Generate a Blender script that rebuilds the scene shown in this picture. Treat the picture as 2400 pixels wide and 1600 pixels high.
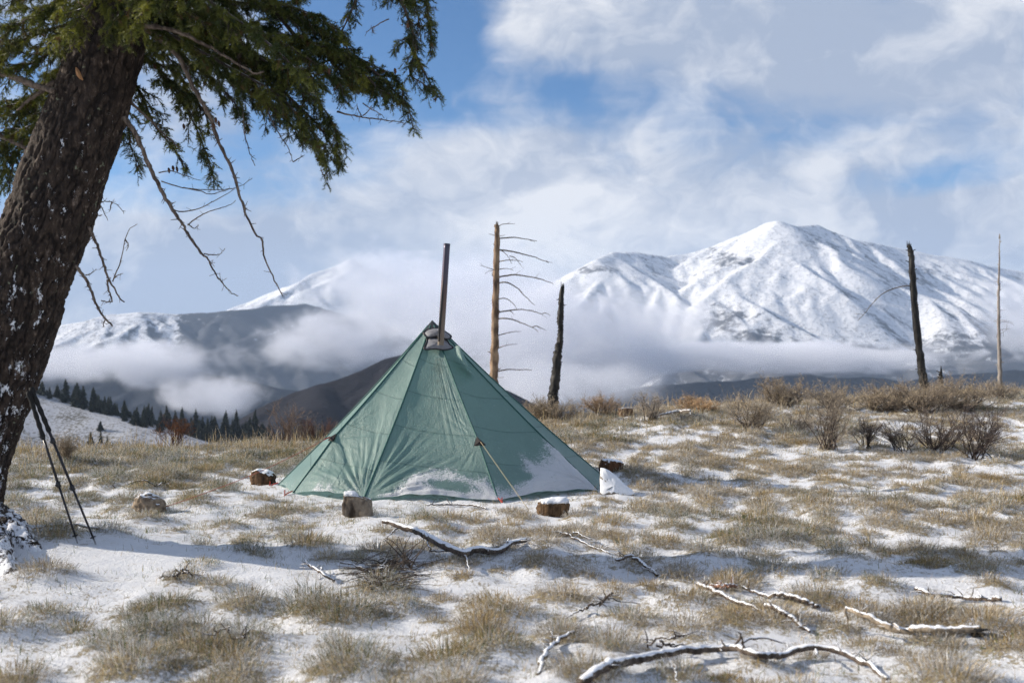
import bpy, math, random
import numpy as np
R = math.radians
scene = bpy.context.scene
for o in list(bpy.data.objects):
    bpy.data.objects.remove(o)
random.seed(4)
rng = np.random.default_rng(11)

# ------------------------------------------------------------------ camera
F_PX = 2333.3                       # 35 mm lens on a 36 mm sensor, photograph 2400 x 1600
EYE = 1.5
PITCH = math.atan(45 / F_PX)
cam = bpy.data.cameras.new('camera')
cam.lens = 35.0
cam.sensor_width = 36.0
cam.clip_start = 0.1
cam.clip_end = 60000
cam.dof.use_dof = True
cam.dof.focus_distance = 11.0
cam.dof.aperture_fstop = 2.2
cam_o = bpy.data.objects.new('camera', cam)
scene.collection.objects.link(cam_o)
cam_o.location = (0, 0, EYE)
cam_o.rotation_euler = (R(90) + PITCH, 0, 0)
scene.camera = cam_o

# ------------------------------------------------------------------ node helpers
class NT:
    def __init__(self, tree):
        self.t = tree
        tree.nodes.clear()
    def n(self, kind, **kw):
        nd = self.t.nodes.new(kind)
        for k, v in kw.items():
            setattr(nd, k, v)
        return nd
    def put(self, sock, v):
        if v is None:
            return
        if isinstance(v, bpy.types.NodeSocket):
            self.t.links.new(v, sock)
        else:
            if isinstance(v, (tuple, list)) and len(v) == 3 and sock.type == 'RGBA':
                v = (*v, 1)
            sock.default_value = v
    def math(self, op, a, b=None, c=None, clamp=False):
        nd = self.n('ShaderNodeMath', operation=op, use_clamp=clamp)
        for i, v in enumerate((a, b, c)):
            self.put(nd.inputs[i], v)
        return nd.outputs[0]
    def vm(self, op, a, b=None, scale=None):
        nd = self.n('ShaderNodeVectorMath', operation=op)
        self.put(nd.inputs[0], a)
        self.put(nd.inputs[1], b)
        if scale is not None:
            self.put(nd.inputs['Scale'], scale)
        return nd.outputs['Value'] if op in ('LENGTH', 'DOT_PRODUCT', 'DISTANCE') else nd.outputs[0]
    def noise(self, vec, scale=5, detail=4, rough=.55, dist=0, color=False):
        nd = self.n('ShaderNodeTexNoise')
        self.put(nd.inputs['Vector'], vec)
        nd.inputs['Scale'].default_value = scale
        nd.inputs['Detail'].default_value = detail
        nd.inputs['Roughness'].default_value = rough
        nd.inputs['Distortion'].default_value = dist
        return nd.outputs['Color' if color else 'Fac']
    def voronoi(self, vec, scale=5, feature='F1', out='Distance'):
        nd = self.n('ShaderNodeTexVoronoi', feature=feature)
        self.put(nd.inputs['Vector'], vec)
        nd.inputs['Scale'].default_value = scale
        return nd.outputs[out]
    def sstep(self, v, lo, hi, to0=0., to1=1.):
        nd = self.n('ShaderNodeMapRange', interpolation_type='SMOOTHSTEP')
        self.put(nd.inputs['Value'], v)
        for k, x in (('From Min', lo), ('From Max', hi), ('To Min', to0), ('To Max', to1)):
            self.put(nd.inputs[k], x)
        return nd.outputs[0]
    def mix(self, fac, a, b, blend='MIX'):
        nd = self.n('ShaderNodeMix', data_type='RGBA', blend_type=blend)
        self.put(nd.inputs[0], fac)
        self.put(nd.inputs[6], a)
        self.put(nd.inputs[7], b)
        return nd.outputs[2]
    def ramp(self, fac, stops):
        nd = self.n('ShaderNodeValToRGB')
        cr = nd.color_ramp
        while len(cr.elements) < len(stops):
            cr.elements.new(.5)
        for e, (p, c) in zip(cr.elements, stops):
            e.position = p
            e.color = (*c, 1)
        self.put(nd.inputs[0], fac)
        return nd.outputs[0]
    def sep(self, v):
        nd = self.n('ShaderNodeSeparateXYZ')
        self.put(nd.inputs[0], v)
        return nd.outputs
    def comb(self, x, y, z):
        nd = self.n('ShaderNodeCombineXYZ')
        for i, v in enumerate((x, y, z)):
            self.put(nd.inputs[i], v)
        return nd.outputs[0]
    def attr(self, name, out='Fac'):
        nd = self.n('ShaderNodeAttribute', attribute_name=name)
        return nd.outputs[out]
    def bump(self, h, strength=.5, dist=.02, normal=None):
        nd = self.n('ShaderNodeBump')
        self.put(nd.inputs['Height'], h)
        nd.inputs['Strength'].default_value = strength
        nd.inputs['Distance'].default_value = dist
        if normal:
            self.put(nd.inputs['Normal'], normal)
        return nd.outputs[0]
    def bsdf(self, color, rough=.8, normal=None, metallic=0., spec=.3, **kw):
        nd = self.n('ShaderNodeBsdfPrincipled')
        self.put(nd.inputs['Base Color'], color)
        self.put(nd.inputs['Roughness'], rough)
        self.put(nd.inputs['Metallic'], metallic)
        self.put(nd.inputs['Specular IOR Level'], spec)
        if normal:
            self.put(nd.inputs['Normal'], normal)
        return nd.outputs[0]
    def mixs(self, fac, a, b):
        nd = self.n('ShaderNodeMixShader')
        self.put(nd.inputs[0], fac)
        self.put(nd.inputs[1], a)
        self.put(nd.inputs[2], b)
        return nd.outputs[0]
    def out(self, surf=None, vol=None):
        nd = self.n('ShaderNodeOutputMaterial')
        if surf:
            self.put(nd.inputs['Surface'], surf)
        if vol:
            self.put(nd.inputs['Volume'], vol)
    def pos(self):
        return self.n('ShaderNodeNewGeometry').outputs['Position']
    def nrm(self):
        return self.n('ShaderNodeNewGeometry').outputs['Normal']
    def obj(self):
        return self.n('ShaderNodeTexCoord').outputs['Object']

def mat(name):
    m = bpy.data.materials.new(name)
    m.use_nodes = True
    return m, NT(m.node_tree)

# ------------------------------------------------------------------ sun and sky
SUN_EL, SUN_AZ = R(24), R(7)       # sun stands to the left, slightly beyond the tent
sun_dir = (-math.cos(SUN_AZ) * math.cos(SUN_EL), math.sin(SUN_AZ) * math.cos(SUN_EL), math.sin(SUN_EL))
sun = bpy.data.lights.new('sun', 'SUN')
sun.energy = 5.0
sun.angle = R(.55)
sun.color = (1.0, .90, .76)
sun_o = bpy.data.objects.new('sun', sun)
scene.collection.objects.link(sun_o)
from mathutils import Vector
sun_o.rotation_euler = Vector(sun_dir).to_track_quat('Z', 'Y').to_euler()
sun_o.location = (-30, 8, 20)

world = bpy.data.worlds.new('World')
scene.world = world
world.use_nodes = True
w = NT(world.node_tree)
sky = w.n('ShaderNodeTexSky', sky_type='NISHITA')
sky.sun_disc = False
sky.sun_elevation = SUN_EL
sky.sun_rotation = math.atan2(sun_dir[0], sun_dir[1])
sky.altitude = 1500
sky.air_density = 1.0
sky.dust_density = .6
sky.ozone_density = 2.5
bg_sky = w.n('ShaderNodeBackground')
skyc = w.mix(1.0, sky.outputs[0], (.60, .88, 1.09), 'MULTIPLY')
w.put(bg_sky.inputs[0], skyc)
bg_sky.inputs[1].default_value = .085
d = w.n('ShaderNodeTexCoord').outputs['Generated']
dx, dy, dz = w.sep(d)
fy = w.math('MAXIMUM', w.math('ABSOLUTE', dy), .12)
# cloud plane coordinates: the deck seen from below thins out towards the zenith
cv = w.comb(w.math('MULTIPLY', dx, 3.2), w.math('MULTIPLY', dy, 3.2), w.math('MULTIPLY', dz, 4.6))
wob = w.vm('SCALE', w.vm('SUBTRACT', w.noise(cv, 1.6, 4, .55, color=True), (.5, .5, .5)), scale=.75)
cv2 = w.vm('ADD', cv, wob)
n1 = w.noise(cv2, 1.5, 9, .58)
nup = w.noise(w.vm('ADD', cv2, (-.14, 0., .16)), 1.5, 7, .56)
n2 = w.noise(w.vm('ADD', cv2, (7.3, 1.1, 4.2)), 2.6, 8, .60)
n3 = w.noise(w.vm('ADD', w.comb(w.math('MULTIPLY', dx, 2.2), w.math('MULTIPLY', dy, 2.2), w.math('MULTIPLY', dz, 14)), (3.1, 8.1, 1.2)), 2.2, 6, .58)
def blob(px, py, rx, ry):
    """a soft patch of the cloud deck round one direction of the sky"""
    vx, vz = (px - 1200) / F_PX, (845 - py) / F_PX
    l = math.sqrt(1 + vx * vx + vz * vz)
    c = (vx / l, 1 / l, vz / l)
    q = w.vm('SUBTRACT', d, c)
    qx, qy, qz = w.sep(q)
    e = w.vm('LENGTH', w.comb(w.math('DIVIDE', qx, rx / F_PX), qy, w.math('DIVIDE', qz, ry / F_PX)))
    return w.sstep(e, 0., 1., 1., 0.)
cover = w.math('ADD', n1, .115)
for (px, py, rx, ry, k) in BLOBS if 'BLOBS' in globals() else (
        (1010, 110, 260, 230, -.40), (860, 30, 300, 170, -.34), (760, 330, 420, 170, -.16), (1290, 190, 170, 130, -.24),
        (1500, 215, 420, 120, -.13), (1900, 300, 420, 90, -.16), (2230, 415, 300, 60, -.20), (300, 420, 420, 170, -.10),
        (1060, 270, 300, 50, -.12),
        (1250, 450, 620, 190, .26), (1500, 30, 330, 190, .16), (2150, 120, 620, 260, .30), (1900, 480, 500, 120, .16),
        (2350, 480, 200, 130, .25), (450, 640, 900, 200, .30), (1500, 600, 1500, 150, .32)):
    cover = w.math('ADD', cover, w.math('MULTIPLY', blob(px, py, rx, ry), k))
cover = w.math('ADD', cover, w.math('MULTIPLY', w.math('SUBTRACT', n3, .5), .30))
low = w.sstep(dz, .17, .03)
cover = w.math('ADD', cover, w.math('MULTIPLY', low, .12))
cover = w.math('SUBTRACT', cover, w.math('MULTIPLY', w.sstep(dz, .30, .75), .05))
mask = w.sstep(cover, .37, .76)
mask = w.math('MULTIPLY', mask, .97)
relief = w.math('MULTIPLY', w.math('SUBTRACT', n1, nup), 2.6)
shade = w.math('ADD', w.math('ADD', w.sstep(n2, .30, .75), relief), .0, clamp=True)
leftgrey = w.math('MULTIPLY', blob(420, 650, 800, 170), .55)
rightgrey = w.math('MULTIPLY', blob(1950, 230, 800, 420), .20)
shade = w.math('SUBTRACT', shade, w.math('ADD', leftgrey, rightgrey), clamp=True)
shade = w.math('ADD', shade, w.math('MULTIPLY', blob(1250, 520, 560, 230), .35), clamp=True)
cloud_c = w.mix(shade, (.28, .33, .425), (.60, .61, .635))
bg_cl = w.n('ShaderNodeBackground')
w.put(bg_cl.inputs[0], cloud_c)
bg_cl.inputs[1].default_value = 1.0
wo = w.n('ShaderNodeOutputWorld')
w.put(wo.inputs[0], w.mixs(mask, bg_sky.outputs[0], bg_cl.outputs[0]))

vs = scene.view_settings
vs.view_transform = 'Standard'
vs.look = 'None'
vs.exposure = 0.56
vs.gamma = 1.0
vs.use_curve_mapping = False
scene.render.engine = 'CYCLES'
cy = scene.cycles
cy.use_denoising = True
cy.denoiser = 'OPENIMAGEDENOISE'
cy.denoising_input_passes = 'RGB_ALBEDO_NORMAL'
cy.denoising_prefilter = 'FAST'
cy.use_adaptive_sampling = True
cy.adaptive_threshold = .004
cy.max_bounces = 8
cy.diffuse_bounces = 3
cy.transmission_bounces = 4
cy.transparent_max_bounces = 8
cy.volume_bounces = 3
cy.sample_clamp_indirect = 6
cy.volume_step_rate = 1.0
cy.volume_max_steps = 128

# ------------------------------------------------------------------ geometry helpers
def ray(px, py):
    h, v = (px - 1200) / F_PX, (800 - py) / F_PX
    c, s = math.cos(PITCH), math.sin(PITCH)
    return np.array([h, c - s * v, s + c * v])

def P(px, py, D):
    """the point at depth D metres (along +Y) that the photograph shows at px, py"""
    r = ray(px, py)
    return np.array([0, 0, EYE]) + r * (D / r[1])

def _hash(ix, iy, iz, seed):
    h = (ix.astype(np.int64) * 374761393 + iy.astype(np.int64) * 668265263 + iz.astype(np.int64) * 2147483647 + seed * 1274126177) & 0xffffffff
    h = ((h ^ (h >> 13)) * 1274126177) & 0xffffffff
    h = ((h ^ (h >> 16)) * 2246822519) & 0xffffffff
    return ((h ^ (h >> 15)) & 0xffff) / 65535.0

def vnoise(x, y, z=None, seed=0):
    """smooth value noise, -1..1"""
    x = np.asarray(x, float); y = np.asarray(y, float)
    z = np.zeros_like(x) if z is None else np.asarray(z, float)
    ix, iy, iz = np.floor(x), np.floor(y), np.floor(z)
    fx, fy_, fz = x - ix, y - iy, z - iz
    ux, uy, uz = (t * t * t * (t * (t * 6 - 15) + 10) for t in (fx, fy_, fz))
    res = 0
    zs = (0, 1) if np.any(fz != 0) else (0,)
    for a in (0, 1):
        wx = ux if a else 1 - ux
        for b in (0, 1):
            wy = uy if b else 1 - uy
            for c in zs:
                wz = (uz if c else 1 - uz) if len(zs) == 2 else 1
                res = res + wx * wy * wz * _hash(ix + a, iy + b, iz + c, seed)
    return res * 2 - 1

def fbm(x, y, z=None, octv=4, gain=.5, seed=0):
    a, s, t = 1., 0, 0
    x = np.asarray(x, float); y = np.asarray(y, float)
    for i in range(octv):
        s = s + a * vnoise(x * 2 ** i + i * 17.3, y * 2 ** i + i * 5.7, None if z is None else np.asarray(z) * 2 ** i, seed + i)
        t += a
        a *= gain
    return s / t

def sst(v, a, b):
    t = np.clip((np.asarray(v, float) - a) / (b - a), 0, 1)
    return t * t * (3 - 2 * t)

class MB:
    """collects shapes; build() links them as ONE mesh object"""
    def __init__(self):
        self.v, self.q, self.t, self.nv, self.a = [], [], [], 0, []
    def add(self, v, quads=None, tris=None, col=None):
        v = np.asarray(v, float).reshape(-1, 3)
        if quads is not None and len(quads):
            self.q.append(np.asarray(quads, np.int64) + self.nv)
        if tris is not None and len(tris):
            self.t.append(np.asarray(tris, np.int64) + self.nv)
        self.v.append(v)
        self.a.append(np.tile(np.array([1., 1, 1]), (len(v), 1)) if col is None else np.broadcast_to(np.asarray(col, float), (len(v), 3)))
        self.nv += len(v)
    def grid(self, p, col=None, close=False):
        """p: (n, m, 3) array"""
        n, m = p.shape[:2]
        i = np.arange(n * m).reshape(n, m)
        a, b, c, d_ = i[:-1, :-1], i[:-1, 1:], i[1:, 1:], i[1:, :-1]
        q = np.stack([a, b, c, d_], -1).reshape(-1, 4)
        if close:
            q2 = np.stack([i[:-1, -1], i[:-1, 0], i[1:, 0], i[1:, -1]], -1).reshape(-1, 4)
            q = np.concatenate([q, q2])
        self.add(p.reshape(-1, 3), q, None, col)
    def tube(self, pts, rad, sides=6, col=None, rough=0., cap=True, seed=0):
        pts = np.asarray(pts, float)
        n = len(pts)
        rad = np.broadcast_to(np.asarray(rad, float), (n,))
        tg = np.gradient(pts, axis=0)
        tg /= np.linalg.norm(tg, axis=1)[:, None] + 1e-9
        up = np.array([0, 0, 1.]) if abs(tg[0][2]) < .9 else np.array([1., 0, 0])
        ring = []
        u = up
        for i in range(n):
            u = u - tg[i] * np.dot(u, tg[i])
            u = u / (np.linalg.norm(u) + 1e-9)
            v = np.cross(tg[i], u)
            ring.append((u, v))
        an = np.arange(sides) / sides * 2 * np.pi
        U = np.array([r[0] for r in ring]); V = np.array([r[1] for r in ring])
        rr = rad[:, None] * np.ones((n, sides))
        if rough:
            ii, jj = np.meshgrid(np.arange(n), np.arange(sides), indexing='ij')
            rr = rr * (1 + rough * (_hash(ii, jj, ii * 0, seed) - .5) * 2)
        p = pts[:, None, :] + rr[..., None] * (np.cos(an)[None, :, None] * U[:, None, :] + np.sin(an)[None, :, None] * V[:, None, :])
        self.grid(p, col, close=True)
        if cap:
            base = self.nv - n * sides
            for k, row in ((0, 0), (1, n - 1)):
                idx = base + row * sides + np.arange(sides)
                self.add([pts[row]], None, None, col if col is None or np.ndim(col) == 1 else None)
                ci = self.nv - 1
                a, b = idx, np.roll(idx, -1)
                t = np.stack([np.full(sides, ci), b, a] if k == 0 else [np.full(sides, ci), a, b], -1)
                self.t.append(t)
    def build(self, name, material, parent=None, smooth=False, link=True):
        v = np.concatenate(self.v) if self.v else np.zeros((0, 3))
        q = np.concatenate(self.q) if self.q else np.zeros((0, 4), np.int64)
        t = np.concatenate(self.t) if self.t else np.zeros((0, 3), np.int64)
        if parent is not None:
            v = v - np.array(parent_world(parent))
        me = bpy.data.meshes.new(name)
        me.vertices.add(len(v))
        me.vertices.foreach_set('co', v.astype(np.float32).ravel())
        nl = len(q) * 4 + len(t) * 3
        me.loops.add(nl)
        me.loops.foreach_set('vertex_index', np.concatenate([q.ravel(), t.ravel()]).astype(np.int32))
        me.polygons.add(len(q) + len(t))
        st = np.concatenate([np.arange(len(q)) * 4, len(q) * 4 + np.arange(len(t)) * 3]).astype(np.int32)
        me.polygons.foreach_set('loop_start', st)
        me.polygons.foreach_set('use_smooth', np.full(len(st), smooth))
        me.update(calc_edges=True)
        a = np.concatenate(self.a) if self.a else np.zeros((0, 3))
        if len(a) and not np.all(a == 1):
            at = me.attributes.new('tint', 'FLOAT_COLOR', 'POINT')
            at.data.foreach_set('color', np.concatenate([a, np.ones((len(a), 1))], 1).astype(np.float32).ravel())
        me.materials.append(material)
        o = bpy.data.objects.new(name, me)
        scene.collection.objects.link(o)
        if parent is not None:
            o.parent = parent
        return o

def parent_world(p):
    x = Vector(p.location)
    while p.parent:
        p = p.parent
        x += Vector(p.location)
    return x

def floats(o, name, arr):
    at = o.data.attributes.new(name, 'FLOAT', 'POINT')
    at.data.foreach_set('value', np.asarray(arr, np.float32).ravel())

def tag(o, label=None, cat=None, group=None, kind=None):
    for k, v in (('label', label), ('category', cat), ('group', group), ('kind', kind)):
        if v:
            o[k] = v
    return o

def thing(name, label, cat, loc, group=None):
    o = bpy.data.objects.new(name, None)
    o.empty_display_size = .2
    scene.collection.objects.link(o)
    o.location = tuple(float(c) for c in loc)
    return tag(o, label, cat, group)

def spline(pts, n, k=3):
    """smooth polyline through the points (Catmull-Rom), n samples"""
    p = np.asarray(pts, float)
    if len(p) == 2:
        return p[0] + (p[1] - p[0]) * np.linspace(0, 1, n)[:, None]
    e = np.concatenate([[2 * p[0] - p[1]], p, [2 * p[-1] - p[-2]]])
    L = np.concatenate([[0], np.cumsum(np.linalg.norm(np.diff(p, axis=0), axis=1))])
    s = np.linspace(0, L[-1], n)
    i = np.clip(np.searchsorted(L, s, 'right') - 1, 0, len(p) - 2)
    t = ((s - L[i]) / (L[i + 1] - L[i] + 1e-9))[:, None]
    a, b, c, d_ = e[i], e[i + 1], e[i + 2], e[i + 3]
    return .5 * (2 * b + (c - a) * t + (2 * a - 5 * b + 4 * c - d_) * t ** 2 + (3 * b - a - 3 * c + d_) * t ** 3)

# ------------------------------------------------------------------ the near ground
def crest(x):
    return 16.5 + .50 * np.clip(np.asarray(x, float) + 7, 0, 22)

TREE_XY = (-4.38, 7.95)
def ground_base(x, y):
    x = np.asarray(x, float); y = np.asarray(y, float)
    yc = crest(x)
    hm = .02 + .52 * sst(x, -5.5, 6.5)
    z = hm * sst(y, 11.5, yc - 1) + .22 * np.exp(-(((x - 12) / 3.5) ** 2 + ((y - 22) / 4) ** 2))
    dyy = np.maximum(0, y - yc + 1.5)
    z = z - np.where(dyy < 8, .03 * dyy ** 2, .03 * 64 + .48 * (dyy - 8))
    z = z + .16 * np.exp(-(((x - TREE_XY[0]) / .95) ** 2 + ((y - TREE_XY[1]) / .8) ** 2))
    z = z + .10 * np.exp(-((y - 7.55 + .12 * (x + 3)) / .55) ** 2) * sst(x, -1.2, -3.2)    # drift running from the trunk
    return z

def clump(x, y):
    """where the bunchgrass grows (about -1..1)"""
    x = np.asarray(x, float); y = np.asarray(y, float)
    c = fbm(x * 1.15 + 3.3, y * 1.35 + 8.8, octv=3, gain=.55, seed=5) + .10
    c = c + .35 * sst(y, crest(x) - 7, crest(x) - 1)
    c = c - .55 * np.exp(-(((x + 2.9) / 2.0) ** 2 + ((y - 7.3) / .55) ** 2))               # bare drift beside the trunk
    c = c - .40 * np.exp(-(((x + 2.2) / 2.6) ** 2 + ((y - 9.6) / 1.9) ** 2))               # thin snow with short blades left of the tent
    return c

# bunchgrass hummocks: sites first, then a relief map of them
_hx0, _hy0, _hr = -9.6, 3.2, .04
_HN = (int((29 - _hy0) / _hr), int((14.8 - _hx0) / _hr))
HUM = np.zeros(_HN); BARE = np.zeros(_HN)
HSITES = []
_r = np.random.default_rng(77)
_N = 26000
_cx, _cy = _r.uniform(-9.3, 14.5, _N), 3.5 + 25 * _r.uniform(0, 1, _N) ** .85
_cl = clump(_cx, _cy)
_pr = .11 + .89 * sst(_cl, -.26, .32)
_pr = _pr * (1 - .93 * np.exp(-(((_cx + 3.0) / 1.9) ** 2 + ((_cy - 7.35) / .5) ** 2)))
_pr = _pr * (1 - .80 * np.exp(-(((_cx + 2.6) / 1.9) ** 2 + ((_cy - 9.6) / 1.5) ** 2)))
_keep = (_r.uniform(0, 1, _N) < _pr) & (np.abs(_cx) < .55 * _cy + .6) & (_cy < crest(_cx) + 1.5)
_keep &= (np.hypot(_cx + .93, _cy - 12.4) > 2.35) & (np.hypot(_cx - TREE_XY[0], _cy - TREE_XY[1]) > .7)
_occ = np.zeros(_HN, bool)
_gy, _gx = np.mgrid[-14:15, -14:15]
_gd = np.hypot(_gx, _gy) * _hr
for _x, _y in zip(_cx[_keep], _cy[_keep]):
    i, j = int((_y - _hy0) / _hr), int((_x - _hx0) / _hr)
    if not (15 <= i < _HN[0] - 15 and 15 <= j < _HN[1] - 15) or _occ[i, j]:
        continue
    rr = .055 + .13 * _r.uniform(0, 1) ** 1.3 * (1.1 if _y > 13 else 1.2 if _y < 7 else 1)
    hh = rr * _r.uniform(.22, .46)
    ax_ = _r.uniform(.75, 1.35)
    dd = np.hypot(_gx * ax_, _gy / ax_) * _hr
    HUM[i - 14:i + 15, j - 14:j + 15] = np.maximum(HUM[i - 14:i + 15, j - 14:j + 15], hh * np.exp(-(dd / (rr * 1.15)) ** 2))
    BARE[i - 14:i + 15, j - 14:j + 15] = np.maximum(BARE[i - 14:i + 15, j - 14:j + 15], np.exp(-(dd / (rr * .95)) ** 2) * _r.uniform(.55, 1.))
    _occ[i - 14:i + 15, j - 14:j + 15] |= _gd < (rr * _r.uniform(.75, 1.25) * (1 + 1.25 * sst(clump(_x, _y), .48, -.2)))
    HSITES.append((_x, _y, rr, hh))
HSITES = np.array(HSITES)

def raster(A, x, y):
    fi = np.clip((np.asarray(y, float) - _hy0) / _hr, 0, _HN[0] - 1.001); fj = np.clip((np.asarray(x, float) - _hx0) / _hr, 0, _HN[1] - 1.001)
    i, j = fi.astype(int), fj.astype(int)
    u, v = fi - i, fj - j
    return (A[i, j] * (1 - u) + A[i + 1, j] * u) * (1 - v) + (A[i, j + 1] * (1 - u) + A[i + 1, j + 1] * u) * v

def ground(x, y):
    x = np.asarray(x, float); y = np.asarray(y, float)
    far = sst(y, 34, 20)
    b = .055 * fbm(x * .9, y * .9, octv=2, seed=2) + .030 * fbm(x * 2.6, y * 2.6, octv=3, seed=3)
    c = clump(x, y)
    near_tent = sst(np.hypot((x + .9) / 1.0, y - 12.35), 1.5, 2.6)
    calm = 1 - .75 * np.exp(-(((x + 2.9) / 2.0) ** 2 + ((y - 7.3) / .5) ** 2))
    return ground_base(x, y) + (b * (.35 + .65 * near_tent) + raster(HUM, x, y)) * far * calm

_D = np.concatenate([np.arange(2.5, 14, .01), np.arange(14, 60, .04)])
def G(px, py):
    """where the sight line through px, py meets the ground"""
    r = ray(px, py)
    X = r[0] / r[1] * _D
    Z = EYE + r[2] / r[1] * _D
    g = ground(X, _D)
    i = np.argmax(Z <= g)
    if Z[i] > g[i]:
        i = int(np.argmin(np.where((_D > 9) & (_D < 40), Z - g, 99)))
    return np.array([X[i], _D[i], g[i]])

def gz(x, y):
    return float(ground(np.array([x]), np.array([y]))[0])
# ------------------------------------------------------------------ materials of the land
def terrain_mat(name, snowline, forest_c, snow_bias=0., tree_scale=.022, rock_c=(.13, .125, .13), speck=.72):
    m, n = mat(name)
    p = n.pos()
    nx, ny, nz = n.sep(n.nrm())
    z = n.sep(p)[2]
    big = n.noise(p, .004, 5, .6)
    mid = n.noise(p, .011, 4, .62)
    fine = n.noise(p, tree_scale, 5, .74)
    streak = n.noise(n.vm('MULTIPLY', p, (1, 1, .22)), tree_scale * 2.2, 4, .72)
    dots = n.noise(p, tree_scale * 4.2, 3, .75)
    fo = n.attr('forest')
    # tree cover: thick below the snow line and in the marked stands, thin standing timber elsewhere, thickest on right-facing sides, painting extra shade into them
    zz = n.math('ADD', z, n.math('MULTIPLY', n.math('SUBTRACT', big, .5), 420))
    lowf = n.sstep(zz, snowline + 170, snowline - 130)
    shade_side = n.math('MULTIPLY', n.sstep(nx, .0, .50), .55)
    cover = n.math('ADD', n.math('MULTIPLY', lowf, .62), n.math('MULTIPLY', fo, .85))
    cover = n.math('ADD', cover, n.math('ADD', shade_side, n.math('MULTIPLY', n.math('SUBTRACT', mid, .5), 1.0)))
    cover = n.math('ADD', cover, n.math('MULTIPLY', n.math('SUBTRACT', fine, .5), 1.2))
    cover = n.math('ADD', cover, n.math('MULTIPLY', n.math('SUBTRACT', streak, .5), 1.2))
    trees = n.sstep(cover, .22 + snow_bias, .72 + snow_bias)
    thin = n.math('MULTIPLY', n.sstep(n.math('ADD', n.math('MULTIPLY', dots, .6), n.math('MULTIPLY', streak, .45)), .50, .66), n.sstep(cover, -.45, .35))
    trees = n.math('MAXIMUM', trees, n.math('MULTIPLY', thin, speck))
    rock = n.math('MULTIPLY', n.sstep(nz, .64, .48), n.sstep(fine, .45, .60))
    c = n.mix(n.math('MULTIPLY', rock, .6), (.71, .725, .76), rock_c)
    c = n.mix(n.math('MULTIPLY', trees, .92 if snow_bias > -.9 else .995), c, forest_c)
    h = n.math('ADD', n.math('ADD', n.math('MULTIPLY', fine, 1.), n.math('MULTIPLY', mid, .5)), n.math('MULTIPLY', trees, .3))
    n.out(n.bsdf(c, .9, n.bump(h, .6, 9.), spec=.1))
    return m

M_MOUNT = terrain_mat('snowy_mountain', 45, (.045, .048, .058), .10, speck=.55)
M_LEFT = terrain_mat('left_mountain', -10, (.016, .021, .032), -.02)
M_DARK = terrain_mat('cloud_shaded_forest', 900, (.010, .014, .022), -1.2, .03)  # forest colour darkened and blued to carry the valley's cloud shade
M_BROWN = terrain_mat('brown_forest', 900, (.011, .010, .014), -1.0, .06)  # brown timber, with cloud shade mixed into its colour
m, n = mat('far_snow_slope_shaded')
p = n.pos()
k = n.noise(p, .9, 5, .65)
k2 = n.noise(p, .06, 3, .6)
c = n.mix(n.sstep(n.math('ADD', k, n.math('MULTIPLY', k2, .5)), .72, .86), (.40, .415, .45), (.14, .135, .12))  # snow colour dimmed so the slope's shade is painted in
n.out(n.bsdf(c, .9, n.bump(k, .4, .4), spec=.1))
M_SLOPE = m

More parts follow.
